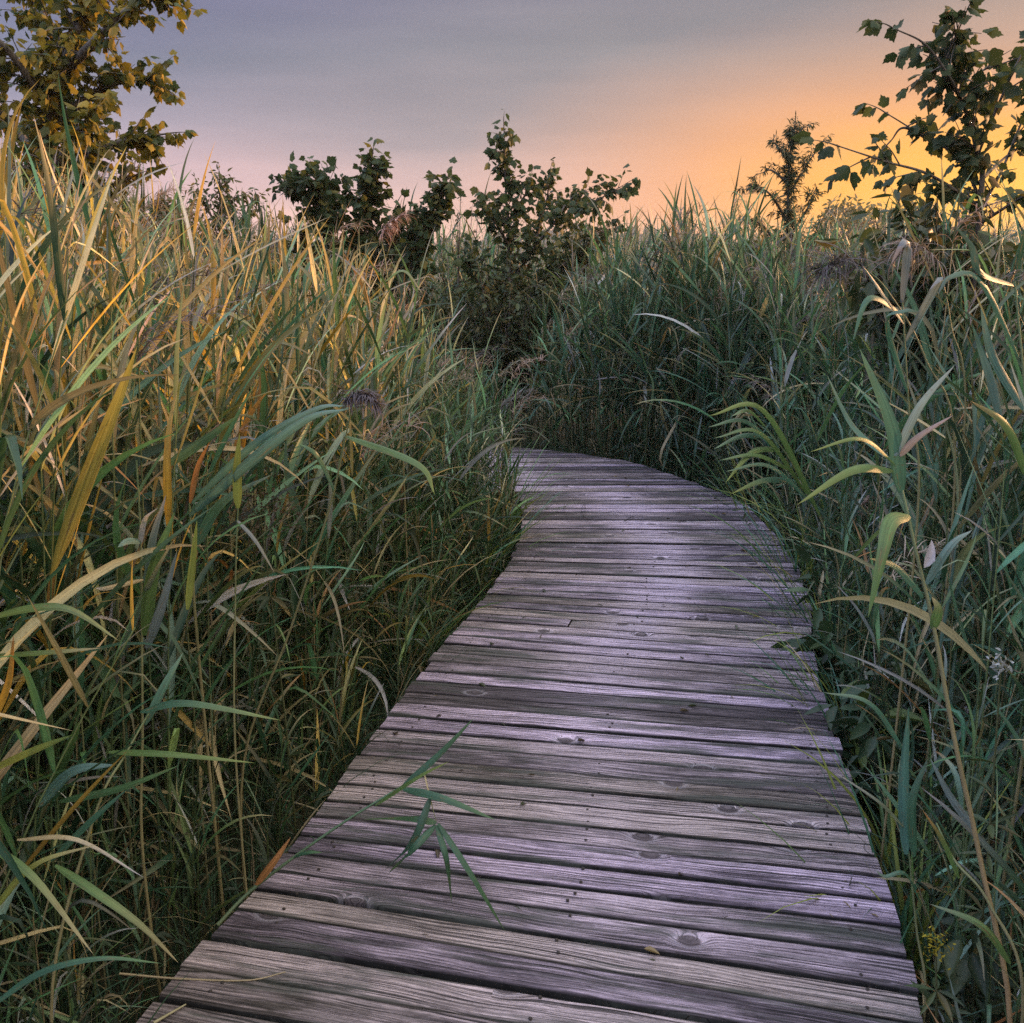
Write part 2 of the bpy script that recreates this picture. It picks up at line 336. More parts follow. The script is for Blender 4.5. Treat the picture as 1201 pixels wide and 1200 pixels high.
def plank(l0, r0, l1, r1, e0, e1):
    nu = 26
    a0, b0 = l0 + (r0 - l0) * e0, l0 + (r0 - l0) * e1; a1, b1 = l1 + (r1 - l1) * e0, l1 + (r1 - l1) * e1
    W = (np.linalg.norm(a1 - a0) + np.linalg.norm(b1 - b0)) / 2; Ln = np.linalg.norm(b0 - a0)
    gap0, gap1 = rng.uniform(.0012, .0046, 2)
    fv = np.array([gap0, gap0 + .001, gap0 + .0045, gap0 + .011, .5 * W, W - gap1 - .011, W - gap1 - .0045, gap1 and W - gap1 - .001, W - gap1]) / W
    zz = np.array([-.034, -.006, -.0015, 0, 0, 0, -.0015, -.006, -.034])
    t = np.linspace(0, 1, nu); z0 = rng.normal(0, .0018); tilt = rng.normal(0, .012); bow = rng.normal(0, .002); cup = rng.normal(-.0012, .0012)
    # slightly wandering long edges
    wob0 = np.interp(t, np.linspace(0, 1, 7), rng.normal(0, .0009, 7)); wob1 = np.interp(t, np.linspace(0, 1, 7), rng.normal(0, .0009, 7))
    e0p = a0 + (b0 - a0) * t[:, None]; e1p = a1 + (b1 - a1) * t[:, None]
    nv = len(fv)
    fr = fv[None, :] + (1 - fv)[None] * wob0[:, None] / W + fv[None] * wob1[:, None] / W
    P = e0p[:, None] + (e1p - e0p)[:, None] * fr[..., None]
    Z = zz[None] + z0 + (fv - .5)[None] * W * tilt + bow * np.sin(np.pi * t)[:, None] + cup * (1 - (2 * fv - 1) ** 2)[None]
    Z[0] -= .002; Z[-1] -= .002
    V = np.concatenate([P, Z[..., None]], -1)
    i, j = np.meshgrid(np.arange(nu - 1), np.arange(nv - 1), indexing='ij')
    b = i * nv + j; F = np.stack([b, b + nv, b + nv + 1, b + 1], -1).reshape(-1, 4)
    seed = rng.uniform(0, 40); uoff = rng.uniform(0, 60); voff = rng.uniform(0, 20)
    U = np.stack(np.broadcast_arrays(uoff + t[:, None] * Ln, voff + fv[None] * W, seed), -1)
    tone, hue = np.clip(rng.normal(.56, .2), 0, 1), np.clip(rng.beta(.8, 1.0), 0, 1)
    wear = (e0 + (e1 - e0) * t)[:, None] + .05 * math.sin(a0[1] * 2.1)
    tn = np.full((nu, nv), tone); tn[:, [0, 1, -2, -1]] = -1.6; tn[:, [2, -3]] -= .35     # plank sides coloured near-black, bevels darker, so the gaps read dark
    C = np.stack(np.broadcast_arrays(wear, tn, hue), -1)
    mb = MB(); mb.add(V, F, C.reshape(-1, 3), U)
    for row, rev in ((0, 0), (nu - 1, 1)):                            # end caps
        c = V[row]; q = np.arange(nv)
        mb.add(c, np.array([q if rev else q[::-1]]), C[row], U[row])
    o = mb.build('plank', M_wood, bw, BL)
    th = np.linspace(0, 2 * np.pi, 8, endpoint=False); n = np.arange(8)
    for f in (.07, .5, .93):                                          # a pair of nails over each joist
        if not (e0 + .01 < f < e1 - .01) or a0[1] < .5 or a0[1] > 5.5: continue
        ff = (f - e0) / (e1 - e0)
        for w in (.26, .74):
            if rng.random() < .3: continue
            p = (a0 + (b0 - a0) * ff) * (1 - w) + (a1 + (b1 - a1) * ff) * w + rng.normal(0, .009, 2)
            top = np.stack([p[0] + 0.0043 * np.cos(th), p[1] + .0043 * np.sin(th), np.full(8, z0 + (w - .5) * W * tilt + .0008)], -1)
            bot = top.copy(); bot[:, 2] -= .004; nb = MB(); TB = np.vstack([top, bot])
            nb.add(TB, np.array([n])); nb.F.append(np.stack([n, n + 8, (n + 1) % 8 + 8, (n + 1) % 8], -1))
            nb.build('nail', M_nail, o, BL)
make_planks(segA, .102); make_planks(segB, .106); make_planks(segC, .15)
for f in (.06, .5, .94):                                              # joists below
    for sg in (segA, segB if f > .4 else None, segC):
        if sg is None: continue
        P = catmull(sg[0], 30) * (1 - f) + catmull(sg[1], 30) * f
        mb = MB(); D = unit(np.gradient(P, axis=0)); S_ = np.stack([-D[:, 1], D[:, 0]], 1) * .022
        ring = np.stack([np.c_[P - S_, np.full(30, -.040)], np.c_[P + S_, np.full(30, -.040)], np.c_[P + S_, np.full(30, -.19)], np.c_[P - S_, np.full(30, -.19)]], 1)
        i, j = np.meshgrid(np.arange(29), np.arange(4), indexing='ij'); k = (j + 1) % 4
        mb.add(ring, np.stack([i * 4 + j, i * 4 + k, (i + 1) * 4 + k, (i + 1) * 4 + j], -1).reshape(-1, 4))
        mb.build('joist', M_joist, bw, BL, False)
for y in (.5, 2.4, 4.6, 6.5):                                         # short posts carrying the joists
    i = np.argmin(abs(catmull(segA[0], 200)[:, 1] - y))
    for f in (.09, .91):
        p = catmull(segA[0], 200)[i] * (1 - f) + catmull(segA[1], 200)[i] * f
        mb = MB(); tube(mb, [(p[0], p[1], -.19), (p[0], p[1], GZ - .3)], .05, sides=8); mb.build('post', M_joist, bw, BL)

# ------------------------------------------------------------------ ground, far wood
def make_ground():
    mb = MB()
    xs = np.concatenate([np.linspace(-900, -30, 12), np.linspace(-14, 14, 90), np.linspace(30, 900, 12)])
    ys = np.concatenate([np.linspace(-200, -20, 5), np.linspace(-6, 22, 90), np.linspace(35, 1200, 16)])
    X, Y = np.meshgrid(xs, ys, indexing='ij'); r = np.random.default_rng(2)
    Z = GZ + .05 * np.sin(X * 1.7 + Y * .8) * np.cos(Y * 1.3 - X * .4) + r.normal(0, .02, X.shape)
    i, j = np.meshgrid(np.arange(len(xs) - 1), np.arange(len(ys) - 1), indexing='ij'); n = len(ys)
    mb.add(np.stack([X, Y, Z], -1), np.stack([i * n + j, (i + 1) * n + j, (i + 1) * n + j + 1, i * n + j + 1], -1).reshape(-1, 4))
    tag(mb.build('ground', ground_mat()), kind='structure')
make_ground()
def clumps(mb, C, Rad, r, nlon=9, nlat=6):
    for c, q in zip(C, Rad):
        la, lo = np.meshgrid(np.linspace(-.35, np.pi / 2, nlat), np.linspace(0, 2 * np.pi, nlon, endpoint=False), indexing='ij')
        k = 1 + r.normal(0, .16, la.shape)
        V = np.stack([q[0] * k * np.cos(la) * np.cos(lo), q[0] * k * np.cos(la) * np.sin(lo), q[1] * k * np.sin(la)], -1) + c
        i, j = np.meshgrid(np.arange(nlat - 1), np.arange(nlon), indexing='ij'); kk = (j + 1) % nlon
        mb.add(V, np.stack([i * nlon + j, i * nlon + kk, (i + 1) * nlon + kk, (i + 1) * nlon + j], -1).reshape(-1, 4))
mb = MB(); r = np.random.default_rng(8); n = 420
C = np.stack([r.uniform(-320, 420, n), r.uniform(330, 380, n), np.full(n, GZ)], 1)
hh = 3.6 + 1.7 * np.sin(C[:, 0] * .021 + 1) + 1.2 * np.sin(C[:, 0] * .05) + r.uniform(-.6, 2.0, n) + np.clip((C[:, 0] - 90) * .02, 0, 4)
clumps(mb, C, np.stack([r.uniform(3, 6, n), hh], 1), r)
tag(mb.build('distant_wood', M_far), 'low hazy line of far-off woodland on the horizon', 'woodland', kind='stuff')

# ------------------------------------------------------------------ trees and shrubs
def template_maple():
    h = [(0, 0), (.16, -.05), (.31, 0), (.33, .11), (.44, .23), (.53, .42), (.43, .46), (.39, .55), (.28, .54), (.25, .72), (.11, .80), (0, 1.0)]
    pts = h + [(-x, y) for x, y in h[-2:0:-1]]
    P = np.array(pts); ctr = np.array([[0, .33]])
    P = np.vstack([ctr, P]); Z = -.30 * np.abs(P[:, 0]) - .22 * P[:, 1] ** 2
    n = len(pts); k = np.arange(n)
    return np.c_[P, Z], np.stack([np.zeros(n, int), 1 + k, 1 + (k + 1) % n], 1)
def template_oval(w=.42):
    ys = np.array([0, .15, .4, .7, .9, 1.0]); ws = np.array([.05, .55, 1, .75, .35, .02]) * w * .5
    V = np.stack([np.stack([-ws, ys, 0 * ys + .25 * ws], 1), np.stack([0 * ys, ys, -.25 * ws], 1), np.stack([ws, ys, .25 * ws], 1)], 1).reshape(-1, 3)
    V[:, 2] -= .18 * V[:, 1] ** 2
    i, j = np.meshgrid(np.arange(5), np.arange(2), indexing='ij'); b = i * 3 + j
    return V, np.stack([b, b + 1, b + 4, b + 3], -1).reshape(-1, 4)
MAPLE, OVAL, NARROW = template_maple(), template_oval(.5), template_oval(.22)
def put_leaves(mb, tpl, P, D, Nn, size, C):
    V, F = tpl; rl = np.random.default_rng(len(P)); m_ = (len(P), 1, 1)
    sxx, szz = rl.uniform(.65, 1.1, m_), rl.uniform(.4, 2.4, m_)
    y = unit(D); x = unit(np.cross(y, Nn)); z = np.cross(x, y)
    W = P[:, None] + size[:, None, None] * (V[None, :, 0:1] * sxx * x[:, None] + V[None, :, 1:2] * y[:, None] + V[None, :, 2:3] * szz * z[:, None])
    k = len(V)
    mb.add(W.reshape(-1, 3), (F[None] + (np.arange(len(P)) * k)[:, None, None]).reshape(-1, F.shape[1]), np.repeat(C, k, 0))
def pick(r, pal, n, jit=.25):
    w = np.array([p[0] for p in pal], float); c = np.array([p[1] for p in pal])
    return c[r.choice(len(pal), n, p=w / w.sum())] * r.uniform(1 - jit, 1 + jit, (n, 1))
PAL_MAPLE = [(4, (.05, .075, .025)), (3, (.09, .09, .022)), (6, (.19, .155, .022)), (2, (.28, .20, .03))]
PAL_MID = [(6, (.035, .06, .025)), (3, (.055, .075, .028)), (1.2, (.12, .11, .03))]
PAL_DARK = [(5, (.035, .055, .025)), (3, (.055, .075, .03)), (1, (.09, .08, .03))]
PAL_OLIVE = [(4, (.06, .085, .03)), (3, (.10, .11, .04)), (2, (.16, .14, .06))]
PAL_CEDAR = [(4, (.03, .048, .026)), (2, (.05, .065, .03))]

def tree(name, label, cat, base, limbs, rad, tpl, lsize, twig, gap, pal, seed, mat, group=None, f0=.3, depth=.3, per=2, up=.35, crown='crown', trunk='trunk', leafgap=None, spread=1.0):
    """limbs: (points [(px,py,Y offset)...]) traced on the tree's own distance; twigs and leaves grow round them in depth"""
    r = np.random.default_rng(seed); bx, Y = base
    b3 = atY(bx, 300, Y); root = empty(name, (b3[0], Y, GZ), label, cat, group); loc = np.array(root.location)
    tm, cm = MB(), MB(); LP, LD, LS = [], [], []
    for li, lb in enumerate(limbs):
        pts = [atY(q[0], q[1], Y + (q[2] if len(q) > 2 else 0)) for q in lb]
        if li == 0: pts = [np.array([b3[0], Y, GZ - .05])] + pts
        P = catmull(pts, 24); ln = np.linalg.norm(np.diff(P, axis=0), axis=1).sum()
        rr = rad * (1 if li == 0 else .55); tube(tm, P, np.linspace(rr, max(rr * .15, .0025), 24), sides=7)
        T = unit(np.gradient(P, axis=0)); nt_ = max(3, int(ln * (1 - f0) / gap)); st = 0.0
        if li == 0: st = f0
        for k in range(nt_):
            f = st + (1 - st) * (k + r.uniform(.2, .9)) / nt_; i = min(int(f * 23), 23)
            d = unit(T[i] * .55 + unit(r.normal(size=3)) * np.array([1, 1, .7]) * spread + np.array([0, 0, up]))
            L = twig * r.uniform(.5, 1.1) * (1.05 - .5 * f)
            if k == nt_ - 1: d = T[-1]; i = 23; L = twig * .5
            tw = catmull([P[i], P[i] + d * L * .5, P[i] + d * L + np.array([0, 0, -.08 * L]) + r.normal(0, .04 * L, 3)], 6)
            tube(tm, tw, np.linspace(max(.0035, rr * .18), .0012, 6), sides=4)
            m = max(2, int(L / (leafgap or lsize * .75)))
            for q in range(m):
                g = (q + 1) / m; p = tw[min(int(g * 5), 5)]
                for h in range(per):
                    o = unit(r.normal(size=3)); LP.append(p + o * lsize * r.uniform(.1, .45))
                    LD.append(o * .9 + d * .5 + np.array([0, 0, -.75])); LS.append(lsize * r.uniform(.6, 1.15))
    n = len(LP); LP, LD, LS = np.array(LP), np.array(LD), np.array(LS)
    put_leaves(cm, tpl, LP, LD, unit(r.normal(size=(n, 3)) * .7 + np.array([0, -.15, .8])), LS, pick(r, pal, n))
    tm.build(trunk, M_bark, root, loc); cm.build(crown, mat, root, loc)
    return root

tree('maple_tree', 'largest maple with golden lobed leaves, rising above the reeds out of the frame', 'tree', (45, 8.3),
     [[(45, 330), (52, 200), (70, 90), (100, 10), (110, -90)], [(50, 240), (95, 190, -.2), (145, 165, -.3), (188, 158, -.2)], [(60, 150), (110, 110, .3), (160, 90, .4), (185, 100, .3)],
      [(72, 90), (120, 40, -.4), (165, 0, -.5), (190, 2, -.5)], [(95, 20), (140, -30, .3), (180, -50, .2)], [(52, 200), (10, 140, .4), (-40, 100, .5)], [(60, 130), (10, 60, -.3), (-50, 10, -.4)],
      [(46, 290), (100, 235, .3), (150, 210, .2)], [(45, 300), (0, 225, -.4), (-50, 190, -.3)], [(80, 60), (40, 0, .5), (20, -70, .6)], [(50, 230), (80, 170, -.6), (110, 130, -.8)], [(46, 280), (60, 230, .6), (120, 180, .9)]],
     .075, MAPLE, .084, .46, .032, PAL_MAPLE, 3, M_maple, f0=.2, up=.15, per=2, leafgap=.04)
tree('maple_tree', 'backlit young maple with big dark lobed leaves against the yellow sunset glow', 'tree', (1150, 4.5),
     [[(1148, 263), (1146, 180), (1127, 116), (1106, 84), (1118, 50), (1130, 22)], [(1127, 116), (1112, 88, -.1), (1085, 52, -.15), (1050, 34, -.2)], [(1148, 230), (1125, 185, .1), (1092, 165, .15), (1043, 135, .2)],
      [(1146, 240), (1090, 205, -.1), (1040, 190, -.2), (985, 172, -.25)], [(1147, 180), (1170, 125, -.1), (1195, 70, -.15), (1215, 30, -.1)], [(1148, 250), (1175, 200, .15), (1205, 130, .2), (1240, 90, .2)],
      [(1147, 215), (1185, 180, .3), (1225, 160, .3)], [(1128, 118), (1150, 85, .2), (1175, 75, .2)], [(1150, 262), (1200, 230, -.2), (1250, 200, -.2)], [(1092, 165, .15), (1060, 150, .1), (1045, 165, .1)]],
      .014, MAPLE, .068, .24, .062, PAL_DARK, 14, M_maple, f0=.3, up=.1, per=2, leafgap=.038)
tree('maple_tree', 'spire-topped maple sapling in the centre, spreading right over the bend', 'tree', (602, 10.6),
     [[(602, 420), (598, 300), (593, 215), (591, 148)], [(600, 330), (650, 262, -.2), (700, 235, -.3), (733, 216, -.3)], [(625, 295), (640, 240, .3), (645, 205, .3)], [(602, 350), (668, 305, .3), (718, 262, .3)],
      [(598, 290), (575, 250, -.2), (566, 232, -.3)], [(597, 260), (618, 225), (622, 210)], [(650, 262, -.2), (668, 235, 0), (690, 222, .1)], [(602, 380), (640, 320, .5), (680, 280, .6)], [(603, 400), (560, 330, -.4), (555, 300, -.3)], [(603, 400), (650, 360, -.4), (700, 320, -.4)]],
     .03, MAPLE, .088, .31, .028, PAL_MID, 21, M_maple, f0=.12, up=.2, per=2, leafgap=.06)
tree('maple_tree', 'maple sapling with separate upright leafy shoots, left of the spire-topped one', 'tree', (425, 9.6),
     [[(425, 400), (428, 320), (430, 250), (437, 182)], [(424, 380), (400, 310, -.2), (380, 250, -.2), (368, 203, -.2)], [(380, 250, -.2), (352, 225, -.1), (346, 208, -.1)], [(388, 270, -.2), (390, 230, .1), (384, 212, .1)],
      [(426, 390), (455, 320, .2), (468, 250, .2)], [(427, 400), (480, 320, -.2), (505, 255, -.2), (523, 214, -.2)], [(424, 395), (370, 320, .3), (345, 268, .3)], [(480, 320, -.2), (490, 290), (488, 262)]],
     .03, MAPLE, .09, .30, .017, PAL_MID, 33, M_maple, f0=.25, up=.2, spread=.95, per=3, leafgap=.055)
tree('cedar_sapling', 'thin spindly conifer sapling with upturned sprays left of the dark maple', 'tree', (925, 8.8),
     [[(925, 360), (924, 260), (926, 190), (932, 147)], [(924, 232), (945, 195, .1), (966, 166, .1)], [(924, 215), (905, 200), (893, 203)], [(926, 190), (912, 172, -.1), (908, 168)], [(925, 262), (900, 225, -.2), (873, 222, -.2)],
      [(925, 280), (950, 240, -.1), (955, 226, -.1)], [(928, 172), (940, 152), (946, 148)], [(924, 300), (895, 265, .2), (880, 258, .2)], [(924, 310), (955, 285, .2), (970, 262, .2)], [(925, 330), (890, 300, -.2), (870, 292, -.2)]],
     .024, NARROW, .05, .13, .032, PAL_CEDAR, 40, M_shrub, f0=.25, up=.6, per=8, leafgap=.02)
tree('slender_tree', 'airy small-leaved tree far back over the golden reeds, left of the saplings', 'tree', (258, 11.5),
     [[(258, 360), (258, 290), (258, 240), (257, 205)], [(258, 290), (285, 255), (302, 234)], [(258, 270), (240, 240), (233, 222)], [(258, 260), (272, 235), (285, 228)], [(258, 310), (225, 275), (222, 262)], [(258, 320), (300, 290), (315, 270)]],
     .03, OVAL, .07, .26, .03, PAL_OLIVE, 44, M_shrub, f0=.1, up=.25, per=3)
tree('slender_tree', 'low tan bushy crown beside the largest maple, above the golden reeds', 'tree', (180, 10.5),
     [[(180, 360), (182, 300), (186, 262), (188, 240)], [(181, 300), (205, 265), (220, 245)], [(181, 300), (160, 262), (150, 250)], [(182, 320), (140, 290), (130, 270)], [(182, 320), (225, 300), (238, 270)]],
     .03, OVAL, .08, .28, .03, PAL_OLIVE, 47, M_shrub, f0=.1, up=.25, per=3)
# dense dark shrubs, each grown from a spray of limbs
def shrub(label, base, spread, topy, n, seed, lsize=.055, twig=.2, pal=PAL_DARK, name='leafy_shrub', group=None, gap=.05, per=3, tpl=OVAL):
    r = np.random.default_rng(seed); bx, Y = base; limbs = [[(bx, 440), (bx + r.uniform(-4, 4), (440 + topy) / 2), (bx, topy)]]
    for k in range(n):
        f = (k + .5) / n * 2 - 1; ex = bx + f * spread + r.uniform(-6, 6); ey = topy + (abs(f) ** 1.6) * 60 + r.uniform(-8, 30)
        limbs.append([(bx, 430, 0), (bx + (ex - bx) * .6, (430 + ey) / 2 + 15, r.uniform(-.4, .4)), (ex, ey, r.uniform(-.6, .6))])
    return tree(name, label, 'shrub', base, limbs, .02, tpl, lsize, twig, gap, pal, seed, M_shrub, group, f0=.15, up=.25, per=per, crown='foliage', trunk='branches')
shrub('dark dense shrub at the foot of the spire-topped maple', (595, 10.1), 85, 310, 18, 51, .075, .3, gap=.035)
shrub('dark small-leaved shrub below the sapling with upright shoots', (455, 9.9), 75, 285, 16, 52, .075, .28, gap=.035)
shrub('olive fine-leaved shrub right of the spire-topped maple, above the reeds', (690, 10.9), 50, 275, 12, 53, .065, .26, PAL_OLIVE, gap=.035)
shrub('wispy dark shrub in the gap between the two centre saplings', (540, 11), 28, 240, 7, 54, .035, .18, PAL_DARK, gap=.08, per=2)
shrub('dark shrub under the backlit maple, at the right edge', (1100, 4.8), 110, 250, 18, 55, .085, .22, PAL_DARK, gap=.05)
shrub('brown-green bush around the foot of the thin conifer sapling', (930, 9.3), 60, 270, 12, 56, .06, .24, PAL_OLIVE, gap=.04)
# hazy trees out on the marsh
def far_tree(px, Y, top, w, label, seed):
    r = np.random.default_rng(seed); p = atY(px, 300, Y); H = atY(px, top, Y)[2] - GZ
    root = empty('marsh_tree', (p[0], Y, GZ), label, 'tree', 'hazy trees beyond the reeds on the right'); tm, cm = MB(), MB()
    tube(tm, [(0, 0, 0), (0.1, 0, H * .5), (0, 0, H * .9)], [.14, .1, .03])
    n = 900; a = unit(r.normal(size=(n, 3))) * r.uniform(.5, 1, (n, 1)) ** .5 * (1 + .25 * np.sin(np.arange(n) % 7))[:, None]
    P = a * np.array([w, w, H * .36]) + np.array([0, 0, H * .6])
    put_leaves(cm, OVAL, P, r.normal(size=(n, 3)), r.normal(size=(n, 3)), np.full(n, w * .22), pick(r, PAL_OLIVE, n))
    tm.build('trunk', M_bark, root); cm.build('crown', M_shrub, root)
far_tree(985, 75, 232, 1.9, 'small hazy tan tree beyond the reeds, nearest the thin conifer', 1)
far_tree(1022, 85, 240, 1.8, 'rounded hazy tree beyond the reeds, middle of the three out on the marsh', 2)
far_tree(1062, 80, 236, 2.0, 'hazy tree seen through the backlit maple, beyond the reeds', 3)

# ------------------------------------------------------------------ reeds
G_TEAL, G_MID, G_YEL, STRAW, RUST, LILAC, GOLD = (.034, .092, .055), (.05, .112, .048), (.10, .15, .055), (.34, .275, .155), (.32, .15, .06), (.30, .29, .31), (.42, .25, .04)
PAL = {'gold': [(4, G_MID), (2.5, G_YEL), (4, GOLD), (4, STRAW), (2, G_TEAL), (.7, LILAC), (2, (.42, .29, .17)), (.2, RUST)],
       'low': [(5, G_TEAL), (5, G_MID), (1, G_YEL), (2, (.04, .08, .05)), (1.6, (.11, .19, .15)), (.4, STRAW), (.5, LILAC)],
       'mix': [(3, (.025, .06, .035)), (1.4, (.12, .19, .14)), (5, G_MID), (4, G_TEAL), (2, G_YEL), (1.0, STRAW), (.8, LILAC), (.25, RUST), (.3, GOLD)],
       'teal': [(4, (.032, .07, .048)), (1.2, (.12, .19, .15)), (6, G_TEAL), (4, G_MID), (1.2, G_YEL), (.4, STRAW), (.5, LILAC), (.1, RUST)]}
DEAD = [(4, STRAW), (.5, RUST), (3, (.2, .17, .11)), (1.5, LILAC)]
def make_reeds(r, base, H, zone, plume, wind, mbS, mbL, mbP, scale=1.0):
    """base (N,3); everything for N reeds goes into the three builders"""
    n = len(base); S = 9; s = np.linspace(0, 1, S)
    la = r.uniform(0, 2 * np.pi, n); lm = np.abs(r.normal(0, .10, n)) * H
    lean = np.stack([np.cos(la) * lm + wind * H * r.uniform(.0, .16, n), np.sin(la) * lm, 0 * la], 1)
    P = base[:, None] + np.stack([0 * s, 0 * s, s], 1)[None] * H[:, None, None] + lean[:, None] * (s ** 1.8)[None, :, None]
    P[..., 2] -= ((lean ** 2).sum(1) / (2 * H))[:, None] * s[None] ** 2
    pal = PAL[zone]
    cs = pick(r, [(.7 if zone != 'teal' else .2, (.17, .15, .085)), (4, (.05, .085, .04)), (.25, (.19, .12, .06))], n)
    stems(mbS, P, r.uniform(.0026, .0044, n) * scale, r.uniform(.0012, .0018, n) * scale, cs, pick(r, [(2, (.11, .15, .06)), (.3, STRAW)], n))
    K = 14
    k = np.arange(K)[None] + r.uniform(-.25, .25, (n, K)); f = np.clip(.16 + .84 * (k / (K - 1)) ** .8, .08, .995)
    keep = r.random((n, K)) < np.where(f < .4, .55, .95)
    x = f * (S - 1); i = np.clip(x.astype(int), 0, S - 2); fr = (x - i)[..., None]; nn = np.arange(n)[:, None]
    bp = P[nn, i] * (1 - fr) + P[nn, i + 1] * fr
    az0 = r.uniform(0, 2 * np.pi, n)[:, None]; az = az0 + np.pi * np.arange(K)[None] + r.normal(0, .5, (n, K))
    vx, vy = np.cos(az) + wind * 1.1, np.sin(az); az = np.arctan2(vy, vx)
    el = np.radians(r.normal(47, 11, (n, K)) + 28 * f ** 2.2)
    dr = r.uniform(.1, 1.2, (n, K)) * np.where(f > .85, .6, 1.0)
    ln = r.uniform(.28, .54, (n, K)) * (.7 + .55 * np.sin(np.pi * np.clip(f, 0, 1) ** 1.3)) * np.clip(H / 2.0, .5, 1.1)[:, None] * scale
    wd = ln * r.uniform(.032, .068, (n, K))
    dead = r.random((n, K)) < np.clip((.42 if zone != 'teal' else .28) - .8 * f, .025, .6)
    el = np.where(dead, el - r.uniform(.3, 1.3, (n, K)), el)
    c = pick(r, pal, n * K).reshape(n, K, 3); cd = pick(r, DEAD, n * K).reshape(n, K, 3)
    tone = pick(r, pal, n)[:, None]; c = c * .7 + tone * .3
    if zone == 'gold':                                                     # low-sun gold painted into the upper leaves, with some dry straw; greens below
        c = np.where((r.random((n, K)) < np.clip((f - .45) * 2.6, 0, 1))[..., None], c, pick(r, PAL['low'], n * K, .4).reshape(n, K, 3))
    c = c * np.exp(r.normal(-.02, .5, (n, K, 1)).clip(-1.2, .85))               # a reed's own leaves go together
    c = np.where(dead[..., None], cd, c)
    tipdry = r.random((n, K)) < .3
    c1 = np.where(tipdry[..., None], cd, c * r.uniform(.85, 1.2, (n, K, 1)))
    kk = (r.uniform(.35, .8, (n, K)), np.where(r.random((n, K)) < .16, r.uniform(.8, 1.9, (n, K)), 0))
    m = keep
    blades(mbL, bp[m], az[m], el[m], ln[m], wd[m], dr[m], r.normal(0, .5, m.sum()), r.normal(0, .8, m.sum()), c[m], c1[m], S=8, kink=(kk[0][m], kk[1][m]))
    if plume is not None and plume.any():
        idx = np.where(plume)[0]; top = P[idx, -1]; q = 46; m_ = len(idx)
        hd = np.arctan2(lean[idx, 1], lean[idx, 0] + .3); f = r.random((m_, q)); ax = .24 * f * scale
        b = top[:, None] + np.stack([np.cos(hd)[:, None] * ax * f * .8, np.sin(hd)[:, None] * ax * f * .8, ax * (1 - .5 * f)], -1)
        cc = np.repeat(pick(r, [(3, (.10, .08, .085)), (2, (.23, .15, .12)), (1, (.28, .22, .17))], m_)[:, None], q, 1).reshape(-1, 3)
        N_ = m_ * q; aa = (hd[:, None] + r.normal(0, .8, (m_, q))).ravel()
        blades(mbP, b.reshape(-1, 3), aa, r.uniform(.2, 1.2, N_), r.uniform(.06, .14, N_) * scale, np.full(N_, .006), r.uniform(1.0, 2.3, N_), r.normal(0, .3, N_), r.normal(0, .5, N_), cc, cc * 1.2, S=4)

TOPX = [-200, 0, 60, 150, 230, 320, 420, 490, 545, 600, 640, 690, 760, 840, 930, 1010, 1100, 1201, 1400]
TOPY = [235, 240, 250, 272, 290, 298, 322, 368, 412, 425, 372, 312, 297, 300, 302, 310, 320, 305, 285]
def proj(p):
    d = p - np.array([0, 0, CAMZ]); cz = d[:, 1] * math.cos(PITCH) - d[:, 2] * math.sin(PITCH); cy = d[:, 1] * math.sin(PITCH) + d[:, 2] * math.cos(PITCH)
    return 600.5 + FPX * d[:, 0] / cz, 600 - FPX * cy / cz
def scatter(r, n, x0, x1, y0, y1):
    return np.stack([r.uniform(x0, x1, n), r.uniform(y0, y1, n)], 1)
rg = np.random.default_rng(77)
pts = []
for (n, x0, x1, y0, y1) in ((3300, -4.8, .1, .9, 7.0), (2700, .6, 5.2, 1.0, 9.0), (2500, -5.2, 8.0, 7.0, 12.5), (900, -8.5, 9.5, 10.5, 17)):
    q = scatter(rg, n, x0, x1, y0, y1); pts.append(q)
pts = np.vstack(pts)
d = edge_dist(pts); dist = np.linalg.norm(pts, axis=1); x, y = pts.T
sideL = (x < np.interp(y, segA[0][:, 1], segA[0][:, 0])) & (y < 7.05)
need = np.where(sideL & (y < 5.2), .26, .07) + np.where(~sideL & (y < 3), .06, 0)
ok = ~inside(pts) & (d > need) & (np.abs(x) < .56 * y + 1.3) & (dist > 1.75)
ok &= ~((np.abs(x) < .45) & (y < 1.6))
pts, d, dist = pts[ok], d[ok], dist[ok]; x, y = pts.T
cx, cy = proj(np.c_[pts, np.full(len(pts), 1.4)])
left0 = (x < np.interp(y, segA[0][:, 1], segA[0][:, 0]) + .05) & (y < 7.1)
topy = np.where(y > 10.9, np.minimum(np.interp(cx, TOPX, TOPY), 292), np.interp(cx, TOPX, TOPY)) + rg.normal(0, 14, len(pts))
ztop = CAMZ + (292 - topy) / FPX * dist - np.where(left0, .24, .13)
H = np.clip((ztop - GZ) * np.clip(rg.normal(.93, .13, len(pts)), .45, 1.1), .55, 2.9)
H = np.where((x > 0) & (y < 2.6), H * .82, H)
H *= np.where((d < .22) & (y < 6), rg.uniform(.5, .95, len(pts)), 1)
base = np.c_[pts, np.full(len(pts), GZ)]
left = (x < np.interp(y, segA[0][:, 1], segA[0][:, 0]) + .05) & (y < 7.1); far = (~left) & (y > 7.2) & (x < 2.2)
gold = left & (cx < 470) & (rg.random(len(pts)) < np.interp(cx, [0, 250, 470], [.85, .7, .25]))
plume = rg.random(len(pts)) < np.where(y > 6, .2, .035)
zone = np.where(gold, 'gold', np.where(left, 'mix', 'teal'))
order = np.argsort(dist)
near = order[:270]
isnear = np.zeros(len(pts), bool); isnear[near] = True
